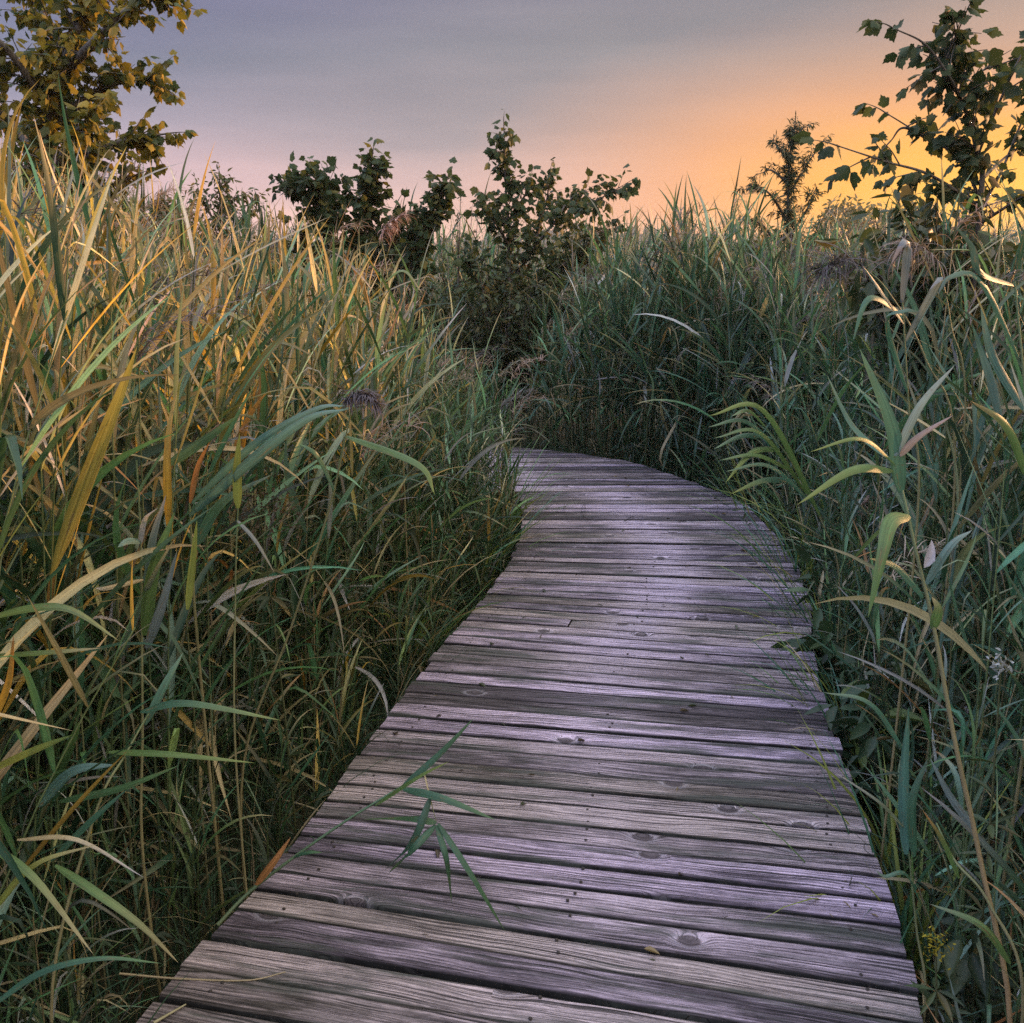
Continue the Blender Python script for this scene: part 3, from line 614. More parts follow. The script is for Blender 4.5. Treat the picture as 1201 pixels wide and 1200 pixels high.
GR = {'gold': ('golden-leaved tall reed in the stand along the left side of the boardwalk', 'golden reeds left of the boardwalk'),
      'mix': ('green and straw leaved reed in the stand along the left side of the boardwalk', 'green reeds left of the boardwalk'),
      'teal': ('blue-green leaved reed in the stand along the right side of the boardwalk', 'blue-green reeds right of the boardwalk')}
for k in near:
    z = zone[k]; root = empty('reed', base[k], *(GR[z][0], 'reed', GR[z][1]))
    a, b, c = MB(), MB(), MB(); w = .45 if left[k] else rg.choice([-.2, .1, .3])
    make_reeds(rg, np.zeros((1, 3)), H[k:k + 1], z, plume[k:k + 1], w, a, b, c)
    a.build('stem', M_stem, root); b.build('foliage', M_reed, root)
    if c.n: c.build('plume', M_plume, root)
a = MB()
for z in ('gold', 'mix', 'teal'):
    for far_ in (False, True):
        m = (~isnear) & (zone == z) & ((y > 6.8) == far_)
        if m.any(): make_reeds(rg, base[m], H[m], z, plume[m], .4 if z != 'teal' else .1, a, a, a, 1.22 if far_ else 1.0)
q = np.vstack([scatter(rg, 1500, -3.6, .1, 1.0, 6.9), scatter(rg, 1300, .6, 4.2, 1.2, 8.6)])      # young short reeds filling the foot of the stand
dq = edge_dist(q); q = q[~inside(q) & (dq > .10) & (dq < 1.5) & (np.abs(q[:, 0]) < .56 * q[:, 1] + .8) & (np.linalg.norm(q, axis=1) > 1.7)]
hq = rg.uniform(.45, 1.15, len(q)) * np.where(edge_dist(q) < .3, .75, 1)
for z, m in (('mix', q[:, 0] < .1), ('teal', q[:, 0] >= .1)):
    make_reeds(rg, np.c_[q[m], np.full(m.sum(), GZ)], hq[m], z, None, .3 if z == 'mix' else -.1, a, a, a, 1.0)
tag(a.build('reed_bed', M_reed), 'dense mass of reeds filling the marsh behind the nearest stalks', 'reeds', kind='stuff')

# ---- low grass and ground cover along both edges
r = np.random.default_rng(9); a = MB()
q = np.vstack([scatter(r, 11000, -3.4, .15, .8, 7.0), scatter(r, 9000, .5, 4.2, .9, 8.5), scatter(r, 9000, -2.5, 4, 7, 10.2)])
dd = edge_dist(q); ok = ~inside(q) & (dd > .015) & (np.abs(q[:, 0]) < .56 * q[:, 1] + .6) & (r.random(len(q)) < np.interp(dd, [0, .3, 1.5], [1, .9, .5])) & (np.linalg.norm(q, axis=1) > 1.15)
q = q[ok]; dd = dd[ok]; n = len(q); inner = (q[:, 1] > 4.9) & (q[:, 1] < 7) & (q[:, 0] < .1)
ln = r.uniform(.28, .8, n) * np.where(dd < .1, .7, 1.0); ln = np.where(inner, ln * 1.25, ln)
c0 = pick(r, [(5, (.028, .065, .04)), (3, (.045, .085, .045)), (.8, (.20, .17, .10)), (.3, (.14, .10, .06))], n)
blades(a, np.c_[q, np.full(n, GZ)], r.uniform(0, 6.28, n), r.uniform(.85, 1.5, n), ln, r.uniform(.003, .009, n), r.uniform(.3, 1.9, n), r.normal(0, .6, n), r.normal(0, .6, n), c0, c0 * r.uniform(.8, 1.5, (n, 1)), S=6)
tag(a.build('marsh_grass', M_grass), 'tangled low grass under the reeds along the boardwalk edges', 'grass', kind='stuff')
a = MB(); q = np.vstack([scatter(r, 9000, -3.2, .15, .8, 7.0), scatter(r, 12000, .5, 4.0, .9, 8.6), scatter(r, 3000, -1.5, 3, 8, 9.6)])
dd = edge_dist(q); ok = ~inside(q) & (dd > .03) & (np.abs(q[:, 0]) < .56 * q[:, 1] + .6) & (r.random(len(q)) < np.interp(dd, [0, .5, 1.6], [1, .7, .25])) & (np.linalg.norm(q, axis=1) > 1.2)
q = q[ok]; n = len(q); zz = GZ + r.random(n) ** 1.6 * np.where(q[:, 0] > .3, .62, .42)
D = np.c_[r.normal(size=(n, 2)), r.normal(-.2, .4, n)]
put_leaves(a, OVAL, np.c_[q, zz], D, np.c_[r.normal(0, .5, (n, 2)), np.ones(n)], r.uniform(.02, .055, n), pick(r, [(5, (.018, .034, .02)), (3, (.03, .055, .028)), (.6, (.10, .075, .035))], n))
tag(a.build('ground_cover', M_shrub), 'dark leafy undergrowth below the reeds and grass', 'undergrowth', kind='stuff')

# ------------------------------------------------------------------ single reeds one can point to
def hero(label, stem, leaves_, sr=.004, plume=None, group=None, name='reed', stem_cols=((.25, .2, .1), (.1, .15, .07)), ground=True):
    P = [atY(*p) for p in stem]; g = P[0].copy()
    if ground and g[2] > GZ: P = [np.array([g[0] - .25 * (P[1][0] - g[0]) , g[1] + .05, GZ])] + P
    root = empty(name, P[0], label, 'reed', group); loc = np.array(root.location)
    a = MB(); C = catmull(P, 30); s = np.linspace(0, 1, 30)[:, None]
    tube(a, C, np.linspace(sr, sr * .45, 30), np.array(stem_cols[0]) * (1 - s) + np.array(stem_cols[1]) * s)
    a.build('stem', M_stem, root, loc)
    for pts_, w, c0, c1 in leaves_:
        b = MB(); blade_path(b, [atY(*p) for p in pts_], w, c0, c1); b.build('leaf', M_reed, root, loc)
    if plume is not None:
        pts_, dropl, col, nst = plume; rr = np.random.default_rng(len(pts_) + nst); A = catmull([atY(*p) for p in pts_], 40); b = MB()
        i = rr.integers(0, 40, nst); cc = np.array(col) * rr.uniform(.6, 1.4, (nst, 1)); hd = A[-1] - A[0]; az = math.atan2(hd[1], hd[0])
        blades(b, A[i], az + rr.normal(0, .9, nst), rr.uniform(-.5, .8, nst), dropl * rr.uniform(.5, 1.1, nst), np.full(nst, .0045), rr.uniform(.8, 2.0, nst), rr.normal(0, .3, nst), rr.normal(0, .5, nst), cc, cc * 1.25, S=5)
        tube(b, A, .0018, col, 4); b.build('plume', M_plume, root, loc)
    return root
T2, M2, Y2 = (.05, .125, .085), (.085, .15, .05), (.18, .21, .05)
# the bent reed reaching over the planks, with its broken-down side shoot
hero('snapped dark-green reed leaning over the left edge of the planks', [(255, 1085, 2.18), (300, 1040, 2.25), (395, 970, 2.32), (500, 905, 2.40)],
     [([(470, 925, 2.37), (515, 885, 2.40), (556, 842, 2.42)], 0.0204, (.04, .10, .06), (.07, .13, .05)), ([(300, 1038, 2.25), (322, 1010, 2.22), (341, 982, 2.20)], .022, RUST, (.4, .2, .09)), ([(440, 945, 2.35), (490, 912, 2.30), (527, 893, 2.28)], 0.0127, M2, Y2),
      ([(472, 925, 2.37), (520, 937, 2.30), (582, 962, 2.25)], 0.0268, (.04, .10, .06), (.07, .13, .05)), ([(512, 965, 2.30), (480, 960, 2.32), (425, 961, 2.55)], 0.0242, (.045, .10, .05), M2), ([(505, 935, 2.32), (485, 985, 2.28), (450, 1022, 2.40)], 0.0217, (.04, .09, .06), (.05, .11, .07)),
      ([(511, 968, 2.30), (480, 1000, 2.26), (455, 1025, 2.42)], 0.0217, (.04, .10, .06), (.07, .13, .05)), ([(512, 968, 2.30), (524, 1010, 2.24), (530, 1060, 2.30)], 0.0191, (.04, .10, .06), (.07, .13, .05)), ([(514, 966, 2.30), (552, 1025, 2.22), (592, 1092, 2.20)], 0.0191, (.04, .10, .06), (.07, .13, .05)), ([(345, 1005, 2.28), (360, 1000, 2.25), (378, 1000, 2.24)], 0.0153, (.04, .10, .06), (.07, .13, .05)),
      ([(497, 905, 2.40), (503, 930, 2.34), (513, 970, 2.30)], .005, STRAW, M2)], .0052, stem_cols=((.09, .12, .06), (.06, .13, .08)), ground=False)
hero('tall bright reed with broad arching leaves, foremost on the right side', [(1185, 1215, 1.72), (1150, 1010, 1.78), (1120, 870, 1.8), (1095, 735, 1.83), (1075, 650, 1.85), (1058, 575, 1.87)],
     [([(1057, 578, 1.87), (1046, 500, 1.88), (1008, 408, 1.9)], .034, T2, (.09, .17, .10)), ([(1050, 535, 1.87), (1080, 475, 1.9), (1120, 428, 1.95)], .018, (.12, .17, .15), (.2, .24, .24)), ([(1055, 535, 1.87), (1078, 512, 1.84), (1118, 487, 1.8)], .016, (.15, .15, .17), (.2, .19, .22)),
      ([(1047, 552, 1.87), (1000, 552, 1.8), (935, 592, 1.74)], .022, M2, Y2), ([(1066, 605, 1.86), (1045, 612, 1.8), (1035, 650, 1.75), (1018, 725, 1.72)], .034, M2, (.10, .17, .06)), ([(1083, 700, 1.84), (1050, 665, 1.8), (1020, 655, 1.76)], .022, T2, M2),
      ([(1086, 685, 1.84), (1115, 640, 1.84), (1140, 622, 1.86)], .018, (.09, .16, .15), (.16, .22, .22)), ([(1045, 540, 1.87), (1000, 500, 1.95), (970, 440, 2.0)], .014, T2, (.12, .18, .12)), ([(1050, 545, 1.87), (1010, 515, 1.8), (950, 530, 1.76)], .012, M2, Y2), ([(1094, 738, 1.83), (1100, 715, 1.82), (1093, 700, 1.82)], .022, M2, STRAW)],
     .006, stem_cols=((.33, .2, .1), (.13, .19, .10)))
hero('reed with a long broad blue-green leaf arching right, centre of the left stand', [(232, 760, 2.5), (225, 640, 2.5), (222, 590, 2.5)],
     [([(222, 605, 2.5), (290, 545, 2.4), (360, 492, 2.35), (408, 480, 2.3)], .033, (.055, .12, .10), (.08, .16, .13)), ([(225, 590, 2.5), (300, 520, 2.45), (370, 480, 2.4), (405, 476, 2.35)], .024, (.055, .12, .10), (.1, .18, .15)), ([(230, 640, 2.5), (260, 590, 2.5), (320, 556, 2.45)], .03, T2, (.13, .18, .15)),
      ([(196, 545, 2.5), (235, 520, 2.45), (280, 487, 2.4)], .035, (.05, .10, .05), (.06, .12, .05)), ([(223, 590, 2.5), (232, 548, 2.48), (246, 518, 2.46)], .016, RUST, (.42, .2, .08))], .005)
hero('reed with one upright yellow-green leaf held alone, left stand', [(277, 900, 2.35), (276, 700, 2.4), (279, 596, 2.42)], [([(279, 596, 2.42), (278, 550, 2.42), (281, 508, 2.42)], .026, Y2, (.22, .22, .05)), ([(278, 610, 2.42), (300, 635, 2.36), (322, 672, 2.32)], .012, (.14, .15, .14), (.18, .16, .11))], .0035)
hero('reed with a fan of wide blue and green leaves, low in the left stand', [(168, 1010, 2.2), (167, 850, 2.24), (165, 640, 2.3), (160, 540, 2.32)],
     [([(170, 745, 2.25), (180, 670, 2.2), (205, 600, 2.2)], .036, M2, (.1, .19, .08)), ([(172, 720, 2.25), (178, 640, 2.25), (195, 580, 2.25)], .024, (.1, .16, .14), LILAC), ([(172, 760, 2.25), (190, 710, 2.2), (208, 645, 2.18)], .026, (.12, .16, .19), (.15, .2, .22)), ([(164, 640, 2.3), (170, 610, 2.28), (186, 595, 2.24)], .015, LILAC, (.4, .4, .38)), ([(165, 635, 2.3), (150, 635, 2.24), (138, 642, 2.2)], .022, (.1, .18, .16), (.13, .22, .2)),
      ([(220, 715, 2.2), (226, 660, 2.2), (231, 610, 2.2)], .02, Y2, (.2, .25, .06)), ([(168, 680, 2.27), (125, 690, 2.2), (112, 690, 2.18)], .014, STRAW, LILAC)], .0045)
hero('leaning reed with long flat leaves spreading right, lower left stand', [(60, 1180, 1.75), (110, 960, 1.85), (150, 880, 1.95), (190, 810, 2.05)],
     [([(165, 835, 2.0), (220, 825, 1.95), (330, 845, 1.9)], .022, T2, Y2), ([(128, 882, 1.95), (200, 885, 1.9), (300, 895, 1.88)], .018, M2, Y2), ([(45, 945, 1.85), (85, 905, 1.8), (135, 897, 1.78)], .03, (.07, .15, .14), (.12, .2, .19)), ([(70, 940, 1.85), (140, 925, 1.82), (210, 898, 1.8)], .02, (.05, .11, .05), M2), ([(60, 1010, 1.8), (110, 960, 1.78), (150, 925, 1.78)], .016, T2, T2), ([(170, 850, 2.0), (195, 800, 2.05), (215, 765, 2.1)], .02, T2, (.1, .18, .13))], .004)
hero('reed with thin pale leaves arching out of the frame, bottom left corner', [(-30, 1230, 1.5), (-20, 1050, 1.6), (-10, 960, 1.65)],
     [([(-15, 990, 1.6), (40, 1030, 1.55), (110, 1120, 1.5)], .018, M2, STRAW), ([(-10, 1180, 1.5), (50, 1140, 1.5), (120, 1124, 1.5), (190, 1130, 1.5)], .014, T2, M2), ([(65, 1015, 1.7), (110, 1045, 1.66), (165, 1085, 1.64), (210, 1130, 1.64)], .02, M2, STRAW), ([(-10, 1070, 1.6), (40, 1015, 1.58), (115, 990, 1.56)], .014, Y2, STRAW), ([(20, 985, 1.65), (90, 985, 1.62), (170, 1030, 1.6)], .011, STRAW, LILAC)], .004)
hero('reed with golden-green leaves reaching in from the left edge', [(-25, 1150, 1.7), (-20, 900, 1.8), (-15, 760, 1.85)],
     [([(-15, 725, 1.85), (40, 713, 1.8), (85, 716, 1.78), (140, 752, 1.76)], .022, M2, (.2, .2, .08)), ([(-15, 905, 1.8), (40, 880, 1.75), (85, 862, 1.72)], .022, Y2, M2), ([(-15, 770, 1.85), (60, 765, 1.8), (120, 760, 1.8)], .014, M2, STRAW), ([(-10, 850, 1.8), (10, 800, 1.8), (16, 745, 1.8)], .016, GOLD, RUST)], .004)
hero('nodding reed with a dark drooping plume over the left stand', [(285, 900, 2.65), (340, 740, 2.65), (385, 600, 2.65), (408, 500, 2.65), (414, 470, 2.65)], [([(406, 512, 2.65), (490, 545, 2.55), (510, 580, 2.50)], .024, M2, Y2), ([(392, 575, 2.65), (372, 535, 2.55), (350, 520, 2.55)], .02, T2, M2)], .004, ([(405, 470, 2.65), (418, 462, 2.63), (430, 464, 2.61), (440, 478, 2.60)], .06, (.10, .088, .10), 300))
hero('reed with pinkish upright plume among the golden tops', [(470, 480, 4.4), (455, 330, 4.4), (446, 275, 4.4)], [([(452, 330, 4.4), (474, 318, 4.3), (496, 345, 4.25)], .018, M2, STRAW)], .004, ([(446, 278, 4.4), (455, 262, 4.4), (476, 250, 4.4)], .08, (.3, .19, .17), 120))
hero('reed with a large dark nodding plume, upper right stand, nearer the bend', [(1120, 560, 3.0), (1085, 420, 3.0), (1040, 340, 3.0), (1010, 313, 3.0)], [([(1060, 370, 3.0), (1020, 350, 2.9), (1000, 400, 2.85)], .024, T2, T2)], .004, ([(1014, 314, 3.0), (995, 304, 2.98), (975, 310, 2.96), (965, 325, 2.95)], .13, (.085, .075, .08), 190))
hero('reed with a greyish drooping plume beside the pale folded leaves', [(1130, 520, 3.1), (1115, 380, 3.1), (1100, 305, 3.1)], [], .004, ([(1102, 308, 3.1), (1085, 292, 3.08), (1065, 290, 3.06), (1050, 305, 3.05)], .13, (.17, .14, .13), 140))
hero('reed with silvery folded-over leaves under the plumes on the right', [(1075, 620, 2.6), (1066, 480, 2.6), (1058, 350, 2.6)],
     [([(1058, 355, 2.6), (1064, 290, 2.55), (1058, 287, 2.5), (1045, 310, 2.5)], .024, (.13, .15, .17), (.18, .18, .22)), ([(1062, 400, 2.6), (1098, 335, 2.5), (1102, 328, 2.48), (1090, 340, 2.45)], .02, (.12, .15, .16), (.17, .18, .21)), ([(1060, 380, 2.6), (1035, 345, 2.5), (1012, 312, 2.45)], .018, (.10, .15, .14), (.15, .19, .19)), ([(1064, 460, 2.6), (1040, 380, 2.5), (1060, 365, 2.42), (1078, 366, 2.4)], .022, T2, (.04, .07, .05))], .004)
hero('reed with long blue-green blades curving down at the right edge', [(1215, 760, 2.2), (1205, 500, 2.25), (1190, 330, 2.3)],
     [([(1190, 335, 2.3), (1150, 320, 2.2), (1140, 290, 2.2), (1120, 265, 2.2)], .022, (.035, .08, .055), (.05, .09, .06)), ([(1195, 420, 2.28), (1150, 330, 2.2), (1115, 325, 2.15), (1100, 345, 2.12)], .018, T2, (.08, .11, .10)), ([(1200, 480, 2.25), (1165, 420, 2.2), (1150, 360, 2.18)], .03, (.06, .13, .12), (.1, .17, .15)), ([(1175, 500, 2.25), (1160, 440, 2.2), (1140, 380, 2.2)], .028, (.08, .14, .14), T2), ([(1205, 560, 2.25), (1180, 500, 2.2), (1138, 470, 2.18)], .03, M2, (.2, .13, .05))], .005)
hero('short reed with blue-grey blades beside the plank ends, lower right', [(1085, 1180, 1.95), (1075, 1090, 1.98), (1066, 1000, 2.0)],
     [([(1063, 1002, 2.0), (1060, 920, 2.02), (1066, 828, 2.05)], .03, (.06, .14, .12), T2), ([(1072, 1005, 2.0), (1070, 940, 1.98), (1088, 890, 1.96)], .024, T2, (.1, .17, .14)), ([(1145, 975, 1.85), (1115, 935, 1.85), (1090, 888, 1.85)], .022, (.11, .15, .17), (.14, .19, .2)), ([(1060, 970, 2.0), (1030, 940, 1.98), (975, 903, 1.96)], .011, (.12, .15, .1), LILAC), ([(1060, 880, 2.05), (1020, 825, 2.05), (965, 812, 2.05)], .015, T2, (.12, .17, .12)), ([(1080, 1060, 1.98), (1062, 1025, 1.92), (1038, 1028, 1.9), (1026, 1020, 1.9)], .012, T2, (.15, .2, .17))], .004)
hero('straw reed leaning left across the dark undergrowth, bottom right', [(1200, 1180, 1.7), (1160, 1060, 1.75), (1120, 1010, 1.8), (1098, 965, 1.85)], [([(1185, 1130, 1.7), (1150, 1085, 1.7), (1090, 1060, 1.7)], .02, M2, (.14, .18, .14)), ([(1125, 1030, 1.8), (1105, 985, 1.8), (1082, 950, 1.8)], .014, M2, RUST)], .004)
# a spray leaning out over the bend from the right
rr = np.random.default_rng(4)
lv = []
for k in range(9):
    o_ = (962 - 8 * k, 605 - 13 * k); t_ = (830 + 7 * ((k * 3) % 5), 488 + 13 * ((k * 5) % 8))
    lv.append(([(*o_, 3.9), (o_[0] * .5 + t_[0] * .5, min(o_[1], t_[1]) - 6 + .25 * max(0, t_[1] - o_[1]), 3.75), (*t_, 3.6)], .026 if k % 3 else .032, T2 if k % 2 else M2, (.13, .2, .12) if k % 3 else Y2))
hero('reed spray with leaves arching left over the plank bend on the right', [(985, 690, 3.95), (965, 615, 3.92), (930, 545, 3.9), (895, 497, 3.88)], lv, .004)

# ------------------------------------------------------------------ tufts, leafy plants, flowers beside the deck
def tuft(p, n, L, label, pal, seed, lean=0., group=None):
    r = np.random.default_rng(seed); root = empty('grass_tuft', (p[0], p[1], GZ), label, 'grass', group); b = MB()
    az = r.uniform(0, 6.28, n); az = np.arctan2(np.sin(az), np.cos(az) + lean); c = pick(r, pal, n)
    blades(b, np.c_[r.normal(0, .04, (n, 2)), np.zeros(n)], az, r.uniform(1.0, 1.5, n), L * r.uniform(.5, 1.1, n), r.uniform(.009, .019, n), r.uniform(.3, 1.5, n), r.normal(0, .3, n), r.normal(0, .6, n), c, c * 1.4, S=8)
    b.build('foliage', M_grass, root)
SED = [(4, T2), (3, M2), (2, Y2), (1, STRAW)]
tuft(onz(965, 735, 0)[:2] + [.12, .1], 70, 1.0, 'blue-green sedge tuft spilling over the plank ends on the right', SED, 1, -.9)
tuft(onz(950, 640, 0)[:2] + [.15, .1], 60, 1.1, 'tall yellow-green sedge tuft behind the one spilling over the planks', [(3, M2), (3, Y2), (1, STRAW)], 2, -.5)
tuft(np.array([-.12, 6.55]), 90, 1.0, 'bright green tuft crowding the inner corner of the bend', [(4, M2), (3, (.1, .2, .07)), (1, Y2)], 3, .4)
tuft(np.array([-.22, 5.7]), 70, .9, 'green grass tuft hanging at the left edge just before the bend', SED, 4, .5)
tuft(np.array([-.5, 4.6]), 60, .85, 'thin pale tuft at the left plank ends where the walk narrows', [(3, M2), (2, STRAW), (2, Y2)], 5, .4)
tuft(onz(560, 520, -.3)[:2], 40, .8, 'light green tuft standing behind the far plank edge', [(3, M2), (3, Y2)], 6)
tuft(onz(1015, 960, 0)[:2] + [.14, .05], 34, .75, 'short yellow-green tuft between plank ends and blue-grey reed', [(3, M2), (3, Y2), (1, RUST)], 7, -.4)
def leafy(p, h, n, ls, label, seed, w=.16, pal=PAL_DARK):
    r = np.random.default_rng(seed); root = empty('leafy_plant', (p[0], p[1], GZ), label, 'plant'); a, b = MB(), MB(); LP, LD = [], []
    for k in range(7):
        e = np.array([r.normal(0, w), r.normal(0, w), h * r.uniform(.6, 1.05)]); S_ = catmull([(0, 0, 0), e * [.4, .4, .55], e], 14); tube(a, S_, np.linspace(.004, .0015, 14), (.06, .06, .03), 5)
        for q in range(n // 7):
            o = unit(r.normal(size=3) * [1, 1, .3]); LP.append(S_[r.integers(3, 14)] + o * .03); LD.append(o + [0, 0, -.25])
    m = len(LP); put_leaves(b, OVAL, np.array(LP), np.array(LD), np.c_[r.normal(0, .4, (m, 2)), np.ones(m)], ls * r.uniform(.6, 1.2, m), pick(r, pal, m))
    a.build('stem', M_stem, root); b.build('foliage', M_shrub, root); return root
leafy(onz(985, 765)[:2] + [.03, 0], .74, 120, .12, 'dark broad-leaved plant overhanging the plank ends beneath the sedge', 1, .13, [(4, (.035, .065, .03)), (1, (.06, .10, .04))])
leafy(onz(1000, 870)[:2] + [.04, 0], .68, 100, .11, 'dark broad-leaved plant with one yellowish leaf, nearer than the sedge tuft', 2, .12, [(5, (.03, .06, .028)), (1, (.10, .14, .04))])
leafy(onz(905, 620)[:2] + [.12, .05], .75, 160, .06, 'small-leaved dark plant at the outer edge of the bend', 3, .2)
leafy(onz(850, 580)[:2] + [.12, .1], .8, 170, .06, 'dark bushy plant farther round the outer edge of the bend', 4, .22)
leafy(onz(1130, 760, 0)[:2] + [.1, .1], .95, 130, .11, 'large olive-leaved plant behind the foremost right reed', 5, .2, [(3, (.05, .075, .025)), (2, (.09, .10, .03))])
leafy(onz(1170, 900, 0)[:2] + [.05, .0], .8, 110, .10, 'dark olive-leaved plant low at the right edge', 6, .18, [(3, (.04, .06, .028)), (1, (.09, .09, .03))])
leafy(onz(425, 800, 0)[:2] + [-.2, .1], .5, 60, .07, 'low round-leaved plant in the shade by the left plank edge', 7, .16, [(3, (.05, .085, .04)), (1, (.08, .12, .05))])
tuft(onz(985, 830, 0)[:2] + [.10, .05], 60, .85, 'dark green sedge tuft between the two broad-leaved plants on the right edge', SED, 8, -.7)
tuft(onz(1040, 1030, 0)[:2] + [.10, .03], 50, .78, 'fine green tuft spilling over the nearest right plank ends', SED, 9, -.6)
tuft(onz(925, 660, 0)[:2] + [.10, .05], 70, .95, 'green sedge clump overhanging the right edge just before the bend', SED, 10, -.8)
tuft(onz(870, 592, 0)[:2] + [.12, .05], 70, .9, 'green sedge clump on the outside of the bend', SED, 11, -.4)
leafy(onz(1050, 800, 0)[:2] + [.08, 0], .8, 130, .09, 'dark leafy plant between the white flower cluster and the planks', 8, .16, [(5, (.028, .05, .022)), (1, (.06, .085, .03))])
leafy(onz(1120, 980, 0)[:2] + [.06, 0], .62, 110, .085, 'dark leafy plant at the foot of the tall bright reed, above the goldenrod', 9, .15, [(5, (.028, .05, .024)), (1, (.07, .09, .03))])
leafy(onz(1150, 1110, 0)[:2] + [.06, 0], .55, 90, .08, 'lowest dark leafy plant in the bottom right corner', 10, .14, [(5, (.026, .045, .022)), (1, (.05, .07, .03))])
# goldenrod, white flower head, brown seed heads
def flower(px, py, Y, label, name, col, spread, n, ls, seed, mat):
    r = np.random.default_rng(seed); t = atY(px, py, Y); root = empty(name, (t[0] + .05, Y + .02, GZ), label, 'flower'); loc = np.array(root.location); a, b, c = MB(), MB(), MB()
    S_ = catmull([loc, (loc + t) / 2 + [.01, 0, 0], t], 16); tube(a, S_, np.linspace(.004, .002, 16), (.08, .09, .04), 5)
    P = t + r.normal(0, 1, (n, 3)) * spread; put_leaves(b, OVAL, P, r.normal(size=(n, 3)) + [0, 0, .6], r.normal(size=(n, 3)), np.full(n, ls), np.array(col) * r.uniform(.7, 1.3, (n, 1)))
    q = 26; LP = S_[r.integers(4, 14, q)]; put_leaves(c, NARROW, LP, np.c_[r.normal(size=(q, 2)), r.normal(.1, .3, q)], np.c_[r.normal(0, .4, (q, 2)), np.ones(q)], np.full(q, .07), pick(r, PAL_DARK, q))
    a.build('stem', M_stem, root, loc); b.build('flower_head', mat, root, loc); c.build('foliage', M_shrub, root, loc)
flower(1098, 1105, 1.9, 'yellow goldenrod spray low among the dark plants at lower right', 'goldenrod', (.26, .21, .025), np.array([.014, .014, .022]), 70, .010, 1, M_plume)
flower(1174, 782, 2.1, 'small white flower cluster at the right edge among dark leaves', 'white_flower', (.36, .37, .36), np.array([.011, .011, .014]), 45, .013, 2, M_plume)
flower(305, 600, 2.9, 'brown dried seed head in the left stand behind the arching leaf', 'dried_flower', (.08, .055, .04), np.array([.07, .05, .05]), 320, .012, 3, M_plume)
flower(735, 395, 9.2, 'brown seed head above the reeds past the bend', 'dried_flower', (.10, .07, .05), np.array([.06, .05, .10]), 200, .02, 4, M_plume)
# a pale leaf caught on the tall right reed
b = MB(); p = atY(1088, 652, 1.83); put_leaves(b, OVAL, np.array([[p[0] - .006, p[1] - .004, p[2] - .022]]), np.array([[.35, -.1, 1.]]), np.array([[.2, -1., .3]]), np.array([.05]), np.array([[.42, .40, .46]]))
tag(b.build('fallen_leaf', M_reed), 'small pale lilac leaf caught on the tall right reed stem', 'leaf')
# debris lying on the planks
def litter(name, label, P, rad, col, group=None):
    a = MB(); L = catmull(P, 14); tube(a, L, np.linspace(rad, rad * .5, 14), col, 5); tag(a.build(name, M_stem), label, 'twig' if name == 'twig' else 'stalk', group)
zp = lambda px, py, z=.006: onz(px, py, z)
litter('dry_stalk', 'dry straw stalk lying over the bottom left plank edge', [zp(140, 1142, .02), zp(210, 1148), zp(290, 1150), zp(335, 1140)], .003, (.3, .24, .15))
litter('dry_stalk', 'short pale stalk end on the lowest planks in the left corner', [zp(180, 1200), zp(218, 1178)], .004, (.28, .25, .15))
for k, (px, py) in enumerate([(943, 690), (958, 700), (930, 705), (905, 715), (735, 605), (690, 600), (852, 605), (1000, 1040), (1020, 1000), (660, 597), (820, 720)]):
    r = np.random.default_rng(k + 60); q = [zp(px + r.uniform(-9, 9), py + r.uniform(-9, 9), .005) + [0, 0, r.uniform(0, .02)] for _ in range(4)]
    litter('twig', 'thin dark curled twig lying on the planks', q, .0016, (.03, .028, .025), 'twigs scattered on the planks')
r = np.random.default_rng(31); k = 0
while k < 70:
    p = np.array([r.uniform(-.8, 1.6), r.uniform(1.7, 7.5)])
    if not inside(p[None])[0] or edge_dist(p[None])[0] < .04: continue
    b = MB(); put_leaves(b, NARROW if k % 2 else OVAL, np.array([[p[0], p[1], .006]]), np.array([[r.normal(), r.normal(), .1]]), np.array([[.1, .1, 1.]]), np.array([r.uniform(.014, .042)]), pick(r, [(2, (.06, .045, .03)), (1, (.2, .15, .08)), (1, (.05, .06, .03))], 1))
    tag(b.build('leaf_fragment', M_reed), 'tiny dry leaf scrap lying on the planks', 'leaf scrap', 'leaf scraps scattered on the planks'); k += 1

# ------------------------------------------------------------------ haze
hz = MB(); X0, X1, Y0, Y1, Z0, Z1 = -460, 520, -30, 420, GZ - 1.3, 9.5
V = [(x, y, z) for x in (X0, X1) for y in (Y0, Y1) for z in (Z0, Z1)]
hz.add(V, [(0, 1, 3, 2), (4, 6, 7, 5), (0, 4, 5, 1), (2, 3, 7, 6), (0, 2, 6, 4), (1, 5, 7, 3)])
m, nt, nd, lk = newmat('haze_air'); v = N(nt, 'ShaderNodeVolumePrincipled'); v.inputs['Color'].default_value = (.95, .9, .88, 1); v.inputs['Density'].default_value = .0005; v.inputs['Anisotropy'].default_value = .3
o = N(nt, 'ShaderNodeOutputMaterial'); lk.new(v.outputs[0], o.inputs['Volume'])
HZ = tag(hz.build('haze', m, smooth=False), 'pale evening haze over the marsh', 'haze', kind='stuff')

